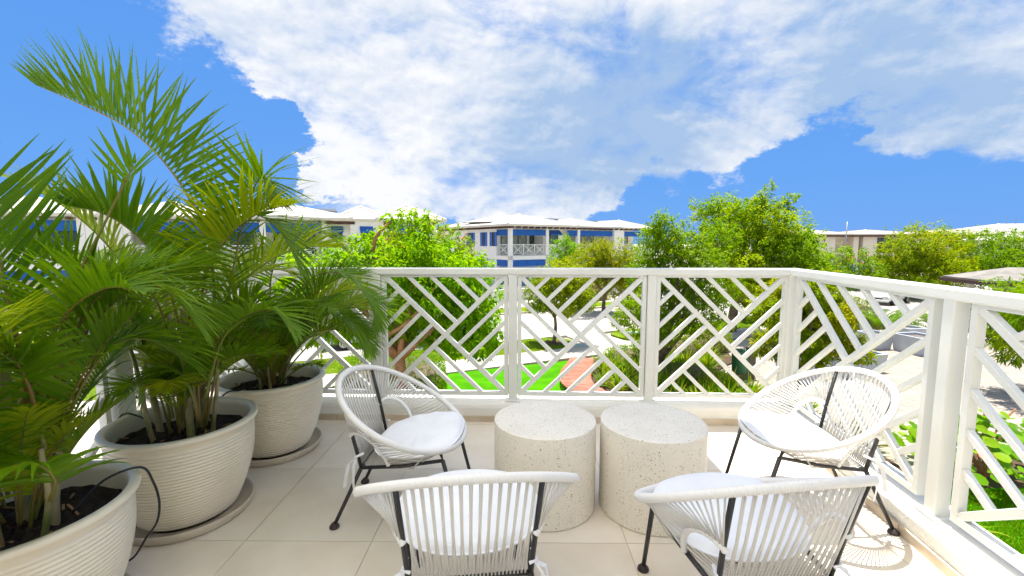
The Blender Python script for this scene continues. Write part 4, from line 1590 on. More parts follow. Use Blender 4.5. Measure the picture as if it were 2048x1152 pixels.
# ------------------------------------------------------------------ trees and planting
def tree(name, label, base, clumps, n, per, L, wr, mat, bark='bark_grey', tr=0.12, mu=.5, sd=.24, droop=.5, shell=.5, limbs=7, flat=1.0, flowers=0, group=None, twigs=()):
    root = thing(name, label, 'tree', tuple(base), 0, group)
    b = Vector(base)
    loc = [(c[0] - b.x, c[1] - b.y, c[2] - b.z, c[3]) for c in clumps]
    cz = sum(c[2] for c in loc) / len(loc)
    zmin = min(c[2] - c[3] * .6 for c in loc)
    mx = sum(c[0] for c in loc) / len(loc)
    my = sum(c[1] for c in loc) / len(loc)
    fork = Vector((mx * .25, my * .25, max(.5, min(zmin, cz * .55))))
    tk = MB().tube(bez((0, 0, -.05), fork, 8, 0, .08), [tr * (1.25 - .45 * i / 8) for i in range(9)], 9)
    trunk = obj('trunk', tk, bark, root, smooth=True)
    order = sorted(loc, key=lambda c: -c[3])
    for c in order[:limbs]:
        pth = bez(fork - Vector((0, 0, .1)), (c[0], c[1], c[2]), 9, .10, .10)
        obj('limb', MB().tube(pth, [tr * .62 * (1 - .82 * i / 9) for i in range(10)], 7), bark, trunk, smooth=True)
        for q in range(2):
            p0 = pth[rng.randint(4, 7)]
            e = Vector((c[0], c[1], c[2])) + Vector((rng.uniform(-1, 1), rng.uniform(-1, 1), rng.uniform(-.3, .8))) * c[3] * .8
            obj('twig', MB().tube(bez(p0, e, 6, .05, .12), [tr * .22 * (1 - .75 * i / 6) for i in range(7)], 5), bark, trunk, smooth=True)
    for tw in twigs:
        pts_ = catmull([Vector(q) - b for q in tw[0]], 18)
        obj('limb', MB().tube(pts_, [tw[1] * (1 - .6 * i / 18) for i in range(19)], 8), bark, trunk, smooth=True)
    v, t_, ti = clump_leaves(loc, n, per, L, wr, droop, shell, mu, sd, flat)
    cr_ = obj('crown', np_mesh('crown', v, t_, mat, ti), None, root)
    if flowers:
        ca = np.array(loc)
        ix = nrng.integers(0, len(ca), flowers)
        d = unit(nrng.normal(0, 1, (flowers, 3)) + np.array([[0, -.8, .3]]))
        pos = ca[ix, :3] + d * ca[ix, 3:4] * 1.03
        mb_ = MB()
        for q in pos:
            for k in range(5):
                mb_.bar(Vector(q), Vector(q) + Vector((rng.uniform(-1, 1), rng.uniform(-1, 1), rng.uniform(-.4, 1))) * L * .55, L * .28, L * .05)
        obj('flowers', mb_, 'flower_red', root)['kind'] = 'stuff'
    return root


def C(px, py, rpx, Y, dy=0.0):
    """a clump of foliage where the photograph shows one, Y metres away"""
    q = atY(px, py, Y + dy)
    return (q.x, q.y, q.z, rpx / FPX * (Y + dy))


def cl(lst, Y, depth, seed):
    r_ = random.Random(seed)
    return [C(px, py, rp, Y, r_.uniform(-depth, depth)) for px, py, rp in lst]


g0 = atY(800, 700, 11.2)
tree('red_bark_tree', 'lime green tree with peeling red bark, close behind the front railing', (-2.9, 11.2, 0.03),
     cl([(700, 560, 75), (640, 610, 70), (780, 590, 85), (860, 560, 80), (930, 600, 70), (700, 620, 60), (790, 625, 60), (870, 630, 62), (940, 655, 50), (640, 645, 45), (890, 675, 38), (960, 665, 36), (770, 530, 45), (690, 525, 30), (845, 525, 42), (905, 540, 42), (722, 490, 20), (745, 478, 16), (880, 500, 22), (840, 490, 22),
         (940, 540, 40), (960, 690, 30), (600, 560, 55), (560, 600, 50)], 11.2, 1.1, 1)
     + cl([(792, 442, 15), (822, 436, 14), (852, 446, 14), (770, 462, 10), (806, 462, 13), (832, 470, 13), (775, 440, 11), (790, 430, 9), (855, 430, 9)], 10.6, .12, 2),
     4200, 8, .150, .42, 'tree_leaf_lime', 'bark_red', .16, .52, .26, .75, .35, 9,
     twigs=[([atY(700, 600, 10.8), atY(722, 545, 10.7), atY(742, 512, 10.6), atY(750, 480, 10.55), atY(765, 458, 10.5), atY(783, 442, 10.5)], .075),
            ([atY(742, 514, 10.6), atY(752, 518, 10.5), atY(756, 514, 10.5)], .04),
            ([atY(760, 680, 10.6), atY(820, 640, 10.4), atY(860, 585, 10.3), atY(900, 555, 10.3)], .055),
            ([atY(850, 590, 10.3), atY(868, 600, 10.2), atY(880, 625, 10.2)], .035)])
tree('flame_tree', 'yellow green flame tree with orange flowers behind the red barked tree', (-4.6, 22, 0),
     cl([(815, 505, 50), (860, 490, 45), (900, 500, 42), (925, 520, 35), (870, 530, 50), (840, 470, 25), (780, 520, 45)], 22, 1.3, 3), 1500, 7, .17, .4, 'tree_leaf_yellow', mu=.35, flowers=26, droop=.3)
tree('street_tree', 'little street tree with crooked pale trunk in the verge', (1.94, 20.7, .1),
     cl([(1105, 575, 42), (1140, 585, 42), (1080, 595, 34), (1165, 600, 28), (1120, 555, 34), (1155, 565, 30), (1085, 565, 25), (1065, 615, 14), (1135, 622, 14)], 20.6, .6, 4),
     1700, 7, .13, .45, 'tree_leaf_yellow', 'bark_grey', .075, .45, .22, .3, .3, 5)
tree('pine_tree', 'feathery light green tree in front of the corner villa', (3.6, 31, 0),
     cl([(1130, 500, 22), (1118, 520, 22), (1145, 520, 22), (1130, 482, 12), (1112, 492, 12), (1150, 500, 14), (1130, 540, 25)], 31, .7, 5), 700, 7, .17, .3, 'tree_leaf_lime', mu=.45)
tree('bushy_tree', 'rounded yellowish tree between the feathery tree and the dense street trees', (6.2, 30, 0),
     cl([(1180, 515, 32), (1205, 525, 34), (1230, 520, 36), (1200, 500, 22), (1160, 530, 28), (1250, 535, 32), (1215, 550, 32), (1270, 520, 26), (1180, 545, 26), (1262, 560, 26), (1235, 575, 22)], 30, 1, 6), 3000, 7, .15, .4, 'tree_leaf_olive', mu=.62)
tree('street_tree', 'dense small leaved street tree right of the boardwalk, before the third panel', (5.2, 15.6, .05),
     cl([(1330, 465, 38), (1365, 490, 42), (1310, 505, 42), (1400, 520, 50), (1345, 540, 55), (1295, 550, 42), (1420, 570, 55), (1350, 600, 55), (1290, 610, 34), (1400, 630, 50), (1330, 650, 40), (1265, 625, 26), (1240, 640, 18), (1440, 480, 40), (1325, 440, 18), (1300, 470, 20), (1265, 665, 18), (1290, 690, 24)], 15.4, 1.2, 7),
     4300, 8, .105, .42, 'tree_leaf_green', 'bark_grey', .12, .55, .28, .5, .3, 9)
tree('raintree', 'tallest tree with two feathery shoots rising above its crown', (11.6, 23.5, 0),
     cl([(1450, 440, 36), (1490, 450, 46), (1540, 450, 46), (1580, 470, 44), (1410, 415, 18), (1430, 410, 18), (1455, 412, 24), (1480, 425, 24), (1385, 408, 9), (1395, 430, 10), (1440, 490, 50), (1500, 500, 60), (1560, 510, 60), (1600, 505, 36), (1612, 480, 20), (1622, 525, 32), (1470, 545, 50), (1540, 555, 50), (1600, 550, 44), (1515, 420, 22), (1420, 450, 20)], 23, 1.5, 8)
     + cl([(1512, 415, 12), (1520, 400, 13), (1530, 385, 11), (1540, 372, 9), (1547, 360, 6), (1545, 418, 12), (1560, 408, 11), (1578, 398, 9), (1592, 390, 6), (1570, 425, 18)], 22.3, .15, 9),
     5200, 8, .16, .40, 'tree_leaf_green', 'bark_grey', .22, .62, .26, .45, .3, 9)
tree('flame_tree', 'loose flame tree with red flowers before the beige apartments', (24, 33, 0),
     cl([(1640, 515, 22), (1680, 525, 24), (1715, 530, 24), (1745, 538, 20), (1690, 497, 10), (1640, 540, 30), (1700, 550, 30), (1740, 560, 24), (1730, 505, 9)], 33, 1, 10), 1000, 7, .2, .35, 'tree_leaf_green', flowers=16)
tree('round_tree', 'broad rounded tree with orange tinged leaves behind the right railing', (34, 38.5, 0),
     cl([(1800, 500, 36), (1840, 490, 38), (1880, 500, 38), (1910, 520, 32), (1780, 530, 34), (1830, 535, 46), (1880, 540, 42), (1800, 560, 34), (1850, 565, 34), (1905, 555, 28)], 38.5, 1.6, 11), 3400, 7, .22, .42, 'tree_leaf_yellow', mu=.48, sd=.3)
tree('leafy_tree', 'green tree at the right edge behind the pavilion roof', (43, 40, 0),
     cl([(1930, 530, 40), (1970, 510, 42), (2010, 520, 44), (2045, 510, 44), (1990, 540, 40), (2040, 545, 40), (1960, 480, 24), (1890, 470, 16), (1925, 480, 18), (1880, 460, 9), (2010, 470, 14), (2040, 470, 14), (2090, 520, 50)], 40, 1.8, 12), 3000, 7, .22, .38, 'tree_leaf_green', mu=.5)
tree('courtyard_tree', 'young tree with reddening leaf tips just outside the railing corner', (6.9, 10.8, .05),
     cl([(1620, 580, 34), (1650, 620, 36), (1610, 640, 36), (1660, 670, 36), (1605, 690, 32), (1690, 640, 26), (1700, 700, 28), (1640, 710, 24), (1590, 610, 30), (1720, 690, 14), (1660, 560, 20), (1735, 715, 12), (1570, 660, 30), (1690, 600, 12), (1540, 690, 30), (1560, 580, 28), (1530, 620, 30)], 10.8, .8, 13),
     2300, 8, .105, .45, 'tree_leaf_yellow', 'bark_grey', .07, .46, .3, .3, .25, 8)
tree('small_tree', 'small dark tree standing behind the white saloon car', (31.8, 36.2, 0),
     cl([(1800, 578, 18), (1825, 572, 22), (1850, 575, 20), (1775, 585, 10), (1865, 590, 12)], 36, .8, 14), 420, 7, .18, .4, 'tree_leaf_olive', 'bark_grey', .13, .3)
tree('mango_tree', 'lance leaved tree hanging into view at the right edge beside the railing', (16.6, 13.5, 0),
     cl([(2010, 600, 40), (2045, 620, 42), (2000, 640, 34), (2040, 670, 40), (1990, 670, 20), (2080, 600, 50), (2090, 680, 50), (2020, 705, 20), (1975, 625, 14)], 13.5, .7, 15), 900, 8, .19, .22, 'tree_leaf_green', mu=.45, droop=.9)
tree('thin_tree', 'thin young tree in the far verge before the garden wall', (8.3, 32.4, .1),
     cl([(1262, 575, 18), (1280, 590, 22), (1255, 600, 14), (1285, 612, 16), (1240, 565, 14)], 32.4, .5, 16), 350, 7, .15, .4, 'tree_leaf_green', 'bark_grey', .08)
for k, (x, y, lab) in enumerate(((18.5, 27.8, 'leafy tree closing the view left of the side street'), (14.5, 27.5, 'low broad tree behind the tall feathery one'), (-13, 24, 'small tree across the street behind the middle palm'), (-20, 20, 'flowering shrub tree seen through the nearest palm'))):
    tree('bushy_tree', lab, (x, y, 0), [(x + rng.uniform(-1.3, 1.3), y + rng.uniform(-.9, .9), rng.uniform(1.3, 2.9), rng.uniform(.6, 1.0)) for _ in range(8)], 800, 7, .16, .4, ['tree_leaf_green', 'tree_leaf_olive', 'tree_leaf_lime', 'tree_leaf_green'][k], flowers=14 if k > 1 else 0)
# far tree belts beyond the houses
for k, (x0, y0, x1, y1, nn, lab) in enumerate(((52, 58, 80, 52, 12, 'dark green far trees behind the round tree'), (-60, 70, 0, 85, 14, 'far trees beyond the villas'))):
    cs = []
    for i in range(nn * 3):
        f = rng.random()
        cs.append((x0 + (x1 - x0) * f, y0 + (y1 - y0) * f + rng.uniform(-1, 1), rng.uniform(.8, 3.4), rng.uniform(1.2, 1.8)))
    v, t_, ti = clump_leaves(cs, 1400, 6, .32, .45, .4, .4)
    o = obj('far_trees', np_mesh('far_trees', v, t_, 'tree_leaf_green', ti))
    o['kind'] = 'stuff'
    o['label'] = lab


def hedge(name, label, cx, cy, hx, hy, h, rz, n, mat='hedge_leaf', rnd=4.0, L=.07):
    """clipped shrub: leaves on a rounded block, dark twigs inside"""
    root = thing(name, label, 'hedge', (cx, cy, 0), rz)
    d = unit(nrng.normal(0, 1, (n, 3)))
    d[:, 2] = np.abs(d[:, 2])
    e = rnd
    k = (np.abs(d[:, 0]) ** e + np.abs(d[:, 1]) ** e + np.abs(d[:, 2]) ** e) ** (-1 / e)
    pos = d * k[:, None] * np.array([[hx, hy, h]]) * nrng.uniform(.86, 1.02, (n, 1))
    dirs = d + nrng.normal(0, .7, (n, 3))
    tint = np.clip(.45 + .2 * np.sin(pos[:, 0] * 3) * np.cos(pos[:, 1] * 4) + nrng.normal(0, .18, n), 0, 1)
    v, t_, ti = leaves(pos, dirs, L * nrng.uniform(.7, 1.3, n), L * .5 * np.ones(n), tint)
    obj('leaves', np_mesh('leaves', v, t_, mat, ti), None, root)['kind'] = 'stuff'
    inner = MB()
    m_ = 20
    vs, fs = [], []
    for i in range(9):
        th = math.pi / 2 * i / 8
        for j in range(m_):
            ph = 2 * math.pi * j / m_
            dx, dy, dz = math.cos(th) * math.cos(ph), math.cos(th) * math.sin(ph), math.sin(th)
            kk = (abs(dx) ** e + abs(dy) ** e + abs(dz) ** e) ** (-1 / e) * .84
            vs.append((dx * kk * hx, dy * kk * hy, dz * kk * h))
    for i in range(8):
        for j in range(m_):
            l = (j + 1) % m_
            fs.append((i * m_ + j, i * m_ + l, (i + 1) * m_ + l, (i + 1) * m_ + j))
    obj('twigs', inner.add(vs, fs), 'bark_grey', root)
    return root


hedge('box_hedge', 'clipped box hedge beside the lime lawn, below the red barked tree', -3.75, 13.9, 1.6, 1.25, 1.2, R(10), 9000, rnd=8)
hedge('round_hedge', 'rounded clipped hedge behind the planters on the court', 18.6, 25.4, 1.6, 1.4, 1.75, 0, 5000, 'tree_leaf_olive', 3.5, .09)
hedge('low_hedge', 'low strip of ground shrubs right of the round hedge', 21.2, 25.0, 1.4, .8, .6, 0, 1600, 'hedge_leaf', 3, .1)
hedge('brown_hedge', 'brownish hedge at the head of the paved court behind the bin', 8.5, 19.3, 1.6, .7, 1.0, R(40), 4000, 'tree_leaf_olive', 3.2, .08)
hedge('low_hedge', 'trimmed shrub at the far corner of the lily bed', 4.6, 17.2, 1.2, .8, .75, R(20), 3000, 'hedge_leaf', 3, .07)
hedge('low_hedge', 'green shrub along the street side of the lily bed', 6.6, 18.2, 1.3, .8, .9, R(20), 3000, 'tree_leaf_olive', 3, .08)
hedge('low_hedge', 'green shrub in the lily bed under the dense street tree', 5.8, 15.4, 1.3, .9, .65, 0, 3000, 'hedge_leaf', 2.6, .07)
hedge('low_hedge', 'clipped shrub by the far garden wall', 6.5, 36.5, 1.7, 1.0, 1.7, R(34), 2200, 'tree_leaf_yellow', 3, .12)
hedge('low_hedge', 'shrub outside the right railing below the corner chair', 5.3, 6.9, .9, .8, .7, 0, 3500, 'hedge_leaf', 2.6, .06)


def strap_clump(x, y, n, h, w, seed, label, grp, z=.05, mat='strap_leaf', name='spider_lily', cat='plant'):
    r_ = random.Random(seed)
    root = thing(name, label, cat, (x, y, z), r_.uniform(0, 6), grp)
    VS, FS, TT = [], [], []
    for i in range(n):
        a = r_.uniform(0, 6.283)
        el = r_.uniform(.6, 1.45)
        d = Vector((math.cos(a) * math.cos(el), math.sin(a) * math.cos(el), math.sin(el)))
        vs, fs = leaflet(Vector((d.x * .05, d.y * .05, 0)), d, Vector((-math.sin(a), math.cos(a), 0)), h * r_.uniform(.7, 1.2), w, r_.uniform(.5, 1.3), nseg=6)
        o = len(VS)
        VS += vs
        FS += [tuple(q + o for q in f) for f in fs]
        TT += [min(1, max(0, r_.gauss(.6, .28)))] * len(vs)
    obj('leaves', np_mesh('leaves', VS, FS, mat, TT, True), None, root)
    return root


bedpoly = [(3.0, 9.5), (8.1, 9.5), (8.1, 12.2), (7.0, 14.2), (7.3, 16.2), (8.2, 17.6), (3.4, 17.2), (3.0, 15.5), (2.95, 14.2), (3.4, 13.0)]
kx = 0
for i in range(400):
    x, y = rng.uniform(2.9, 8.3), rng.uniform(9.5, 17.6)
    if not inside(bedpoly, x, y) or (x < 4.3 and y < 12.4 and y < 15.4 - x * 1.0):
        continue
    kx += 1
    if kx > 120:
        break
    strap_clump(x, y, 34, rng.uniform(.55, .85), .05, i, 'strap leaved lily clump in the bed between boardwalk and court', 'lily clumps in the bed')
for i, (x, y) in enumerate(((18.6, 22.6), (20.0, 23.2), (21.4, 22.4), (20.4, 21.3), (22.6, 23.6))):
    # cycads by the planters: palms-like rosettes
    root = thing('cycad', ['fern leaved cycad', 'broad fern leaved cycad', 'dark fern leaved cycad', 'low fern leaved cycad', 'outer fern leaved cycad'][i] + ' ' + ['nearest the white car', 'in the middle of the court bed', 'at the right of the court bed', 'closest to the planters', 'half hidden behind the railing post'][i], 'cycad', (x, y, 0), 0, 'cycads behind the planters')
    for k in range(12):
        a = 2 * math.pi * k / 12 + rng.uniform(-.2, .2)
        frond(root, grow((0, 0, .3), a, R(rng.uniform(35, 75)), 1.5, R(80), 6), .28, 18, .05, .3, .2, .2, False, tint=.35, rr=.012)
# bushes right below the balcony
for i, (x, y) in enumerate(((4.9, 6.0), (5.6, 5.6), (6.3, 6.2), (5.3, 7.6), (7.3, 6.9))):
    strap_clump(x, y, 22, .6, .06, 900 + i, 'strap leaved lily clump under the right railing', 'lily clumps under the right railing')


def round_leaf_bush(label, x, y, n, spread, h, seed):
    r_ = random.Random(seed)
    root = thing('sea_grape', label, 'shrub', (x, y, 0.03))
    mb_ = MB()
    for k in range(8):
        mb_.tube(bez((0, 0, 0), (r_.uniform(-1, 1) * spread * .8, r_.uniform(-1, 1) * spread * .6, h * r_.uniform(.6, 1)), 6, .1, .1), .02, 6)
    obj('stems', mb_, 'bark_red', root)
    big = []
    for i in range(n):
        a, rr_ = r_.uniform(0, 6.28), math.sqrt(r_.random()) * spread
        c = Vector((rr_ * math.cos(a) * 1.3, rr_ * math.sin(a), h * (1 - .6 * (rr_ / spread) ** 2) * r_.uniform(.5, 1.05)))
        nrm = Vector((r_.uniform(-.6, .6), r_.uniform(-.9, .3), 1)).normalized()
        e1 = nrm.orthogonal().normalized()
        e1.rotate(Matrix.Rotation(r_.uniform(0, 6.28), 3, nrm))
        e2 = nrm.cross(e1)
        R_ = r_.uniform(.08, .135)
        vs = [c]
        m_ = 10
        for k in range(m_):
            t_ = 2 * math.pi * k / m_
            kk = R_ * (1.0 + .06 * math.cos(2 * t_))
            vs.append(c + e1 * math.cos(t_) * kk * 1.05 + e2 * math.sin(t_) * kk + nrm * (.018 * abs(math.sin(t_)) - .02 * max(0, math.cos(t_))))
        fs = [(0, 1 + k, 1 + (k + 1) % m_) for k in range(m_)]
        tv = min(1, max(0, r_.gauss(.5, .25)))
        me = np_mesh('leaf', [tuple(q) for q in vs], fs, 'round_leaf', [tv] * len(vs), True)
        if r_.random() < .012:
            me.materials[0] = M['flower_red']
        obj('leaf', me, None, root)
    return root


round_leaf_bush('sea grape bush with big round leaves at the lower right outside the railing', 9.6, 8.7, 230, 1.25, 1.35, 5)
round_leaf_bush('smaller sea grape bush with round leaves at the right picture edge', 12.4, 9.3, 120, 1.0, 1.2, 6)

# grass blades where the lawn comes close
pts_fn = lambda n: np.stack([nrng.uniform(5.4, 11.5, n), nrng.uniform(4.5, 8.2, n), np.full(n, .05)], 1)
gb = obj('grass', grass_patch(pts_fn, 60000, .075, 'grass'))
gb['kind'] = 'stuff'
gb['label'] = 'short lawn grass below the right railing'


def verge_fn(n):
    u = nrng.uniform(-9, 24, n)
    v = nrng.uniform(17.15, 19.2, n)
    k = ((u < 11.0) | (u > 14.2))
    u, v = u[k], v[k]
    return np.stack([SU.x * u + SV.x * v, SU.y * u + SV.y * v, np.full(len(u), .10)], 1)


vgb = verge_fn(40000)
gb2 = obj('grass', grass_patch(lambda n: vgb[:n], len(vgb), .06, 'grass'))
gb2['kind'] = 'stuff'
gb2['label'] = 'grass of the street verge'
# mulch ring round the street tree
tag(obj('tree_pit', MB().lathe([(.55, .101), (.45, .125), (.05, .13)], 20, 1.94, 20.7, cap_top=True), 'mulch'), 'ring of brown mulch round the foot of the little street tree', 'mulch ring')['kind'] = 'stuff'

# ------------------------------------------------------------------ drum tables
def drum(cx, cy, label, rz):
    r, h = 0.25, 0.434
    prof = [(r - 0.02, 0.0), (r - 0.006, 0.0), (r, 0.006), (r, h - 0.006), (r - 0.0018, h - 0.0018), (r - 0.006, h), (r - 0.03, h), (0.001, h)]
    o = obj('drum_table', MB().lathe(prof, 96, cap_bot=True), 'terrazzo', loc=(cx, cy, FL), rz=rz)
    smooth_by_angle(o, 30)
    tag(o, label, 'side table', 'terrazzo drum tables between the chairs')
    return o


drum(0.163, 2.15, 'cream terrazzo drum table, the left one of the touching pair', 0.3)
drum(0.685, 2.115, 'cream terrazzo drum table, the right one of the touching pair', 2.1)


# ------------------------------------------------------------------ cord chairs
def rim_pt(t_):
    x = 0.35 * math.sin(t_) * (1 + 0.05 * math.cos(t_))
    y = -0.03 - 0.285 * math.cos(t_)
    f = max(0.0, (0.255 - y) / 0.57)
    z = 0.365 + 0.305 * f ** 1.25
    return Vector((x, y, z))


def arc_pt(s_, sd):
    # side ring: from the upright, bulging out, down to the seat rod
    a, b, c, d = Vector((0.192, -0.225, 0.435)), Vector((0.225, -0.215, 0.49)), Vector((0.262, -0.09, 0.475)), Vector((0.215, -0.05, 0.315))
    q = a * (1 - s_) ** 3 + b * 3 * s_ * (1 - s_) ** 2 + c * 3 * s_ * s_ * (1 - s_) + d * s_ ** 3
    return Vector((q.x * sd, q.y, q.z))


def make_chair(label):
    root = thing('cord_chair', label, 'chair', group='white cord chairs round the tables')
    # rim: steel hoop wrapped in cord, the wraps stand proud
    N = 330
    pts, rad = [], []
    for i in range(N * 3):
        pts.append(rim_pt(2 * math.pi * i / (N * 3)))
        rad.append(0.0148 if i % 3 else 0.0122)
    o = obj('rim', MB().tube(pts, rad, 8, closed=True), 'rim_cord', root, smooth=True)
    jz = 0.285
    for sd in (-1, 1):
        tu = 0.60
        top = rim_pt(sd * tu)
        j = Vector((0.185 * sd, -0.185, jz))
        obj('upright', MB().tube([top, top.lerp(j, 0.5) + Vector((0, 0.004, 0)), j], 0.0085, 8), 'black_metal', root, smooth=True)
        fr = Vector((0.205 * sd, 0.19, 0.335))
        obj('seat_rod', MB().tube([j, Vector((0.205 * sd, 0.0, 0.305)), fr, rim_pt(sd * 2.42) - Vector((0, 0, 0.008))], 0.0085, 8), 'black_metal', root, smooth=True)
        foot = Vector((0.195 * sd, -0.315, 0.0))
        for jj, ft in ((j, foot), (fr, Vector((0.20 * sd, 0.27, 0.0)))):
            lg = obj('leg', MB().tube([jj, ft + Vector((0, 0, 0.012))], [0.0095, 0.0085], 10), 'black_metal', root, smooth=True)
            obj('foot', MB().lathe([(0.021, 0.0), (0.023, 0.004), (0.021, 0.012), (0.013, 0.020), (0.009, 0.026)], 14, ft.x, ft.y, cap_bot=True, cap_top=True), 'rubber_foot', lg, smooth=True)
        ap = [arc_pt(i / 62, sd) for i in range(63)]
        obj('side_ring', MB().tube(ap, [0.0105 if i % 3 else 0.0088 for i in range(63)], 8), 'rim_cord', root, smooth=True)
        nS = 13
        for i in range(nS):
            s0, s1 = (i + 0.3) / nS, (i + 0.75) / nS
            t0 = 0.66 + (2.25 - 0.66) * (i / nS)
            t1 = 0.66 + (2.25 - 0.66) * ((i + 0.5) / nS)
            am = arc_pt((s0 + s1) / 2, sd)
            a, b = rim_pt(sd * t0), rim_pt(sd * t1)
            mb_ = MB().tube([a + (am - a).normalized() * 0.01, arc_pt(s0, sd) + Vector((0.006 * sd, 0, 0.004))], 0.0031, 6).tube([b + (am - b).normalized() * 0.01, arc_pt(s1, sd) + Vector((0.004 * sd, 0, 0.004))], 0.0031, 6)
            obj('cord', mb_, 'cord', root, smooth=True)
    obj('back_bar', MB().tube([(-0.185, -0.185, jz), (0.185, -0.185, jz)], 0.0085, 8), 'black_metal', root, smooth=True)
    nB = 15
    for i in range(nB):
        f = (i + 0.5) / nB
        bx = -0.172 + 0.344 * f
        base = Vector((bx, -0.192, jz + 0.008))
        mb_ = MB()
        for k, dx in ((0, -0.07), (1, 0.17)):
            ff = (i + 0.5 + dx) / nB
            tt = -0.56 + 1.12 * ff
            a = rim_pt(tt)
            mid = a.lerp(base, 0.5) + Vector((0, -0.006, 0))
            mb_.tube([a + Vector((0, 0, -0.008)), mid, base + Vector((0.0058 * (1 if k else -1), 0, 0))], 0.0031, 6)
        obj('cord', mb_, 'cord', root, smooth=True)
    nF = 15
    for i in range(nF):
        f = (i + 0.5) / nF
        tt = math.pi - 0.98 + 1.96 * f
        a = rim_pt(tt)
        bx = 0.168 - 0.336 * f
        mb_ = MB()
        for dx in (-0.006, 0.006):
            mb_.tube([a + Vector((0, -0.008, -0.004)), Vector(((a.x + bx) / 2 + dx, a.y * 0.4, 0.300)), Vector((bx + dx, -0.178, jz + 0.006))], 0.0027, 5)
        obj('seat_cord', mb_, 'cord', root, smooth=True)
    # seat pad
    NR, NA = 14, 72
    vs, fs = [], []

    def padpt(a, rr, side):
        e = 2.5
        ca, sa = math.cos(a), math.sin(a)
        k = (abs(ca) ** e + abs(sa) ** e) ** (-1 / e)
        wx = 0.245 + 0.02 * sa
        x = wx * k * ca * rr
        y = 0.045 + 0.205 * k * sa * rr
        edge = (1 - rr ** 5)
        puff = 0.034 * max(edge, 0) ** 0.45
        wr = 0.006 * math.sin(a * 9 + 2.0 * math.sin(a * 2)) * rr ** 3 * (1 - rr ** 8) + 0.004 * math.sin(x * 22 + 1.3) * math.cos(y * 17) * (1 - rr * rr)
        zz = 0.336 + 0.055 * (y + 0.2) / 0.45 - 0.012 * (1 - rr * rr)
        return (x, y, zz + (puff + wr if side > 0 else -puff * 0.75))
    for side in (1, -1):
        o0 = len(vs)
        vs.append(padpt(0, 0.0, side))
        for i in range(1, NR + 1):
            for k in range(NA):
                vs.append(padpt(2 * math.pi * k / NA, (i / NR) ** 0.8, side))
        for k in range(NA):
            l = (k + 1) % NA
            fs.append((o0, o0 + 1 + k, o0 + 1 + l) if side > 0 else (o0, o0 + 1 + l, o0 + 1 + k))
            for i in range(NR - 1):
                a, b, c, d = o0 + 1 + i * NA + k, o0 + 1 + i * NA + l, o0 + 1 + (i + 1) * NA + l, o0 + 1 + (i + 1) * NA + k
                fs.append((a, d, c, b) if side > 0 else (a, b, c, d))
    cu = obj('cushion', MB().add(vs, fs), 'cushion_fabric', root, smooth=True)
    pp = []
    for k in range(NA):
        q = Vector(padpt(2 * math.pi * k / NA, 1.0, 1))
        pp.append(q)
    obj('piping', MB().tube(pp, 0.0042, 6, closed=True), 'cushion_fabric', cu, smooth=True)
    for sd in (-1, 1):
        b0 = Vector((0.19 * sd, -0.19, 0.335))
        mb_ = MB()
        for q, (dx, dy, ln) in enumerate(((0.02, -0.03, 0.13), (0.035, 0.0, 0.17))):
            p0 = b0 + Vector((0.004 * sd, -0.012, 0))
            path = [p0, p0 + Vector((dx * sd, dy, -0.02)), p0 + Vector((dx * 1.3 * sd, dy * 1.3, -ln * 0.55)), p0 + Vector((dx * 0.9 * sd, dy * 1.7, -ln))]
            vv, ff = [], []
            for i, c in enumerate(path):
                s_ = Vector((0.5 * sd, 0.8 if q else -0.5, 0)).normalized() * 0.0085
                vv += [c - s_, c + s_]
                if i:
                    ff.append((2 * i - 2, 2 * i - 1, 2 * i + 1, 2 * i))
            mb_.add(vv, ff)
        mb_.tube([b0 + Vector((0, 0.02, 0.02)), b0 + Vector((0.01 * sd, -0.016, 0.006)), b0 + Vector((-0.012 * sd, -0.014, -0.004))], 0.006, 6)
        obj('tie', mb_, 'cushion_fabric', cu)
    return root


chair = make_chair('white cord chair beside the nearest potted palms, turned side on to the tables')
chair.location = (-0.49, 2.12, FL)
chair.rotation_euler = (0, 0, R(-92))
dup_tree(chair, (1.415, 2.12, FL), R(84), 'sunlit white cord chair in the railing corner, its cushion in full sun')
dup_tree(chair, (-0.147, 1.456, FL), R(6.6), 'white cord chair seen from behind in front of the left drum table')
dup_tree(chair, (0.758, 1.43, FL), R(8), 'white cord chair seen from behind in front of the right drum table')


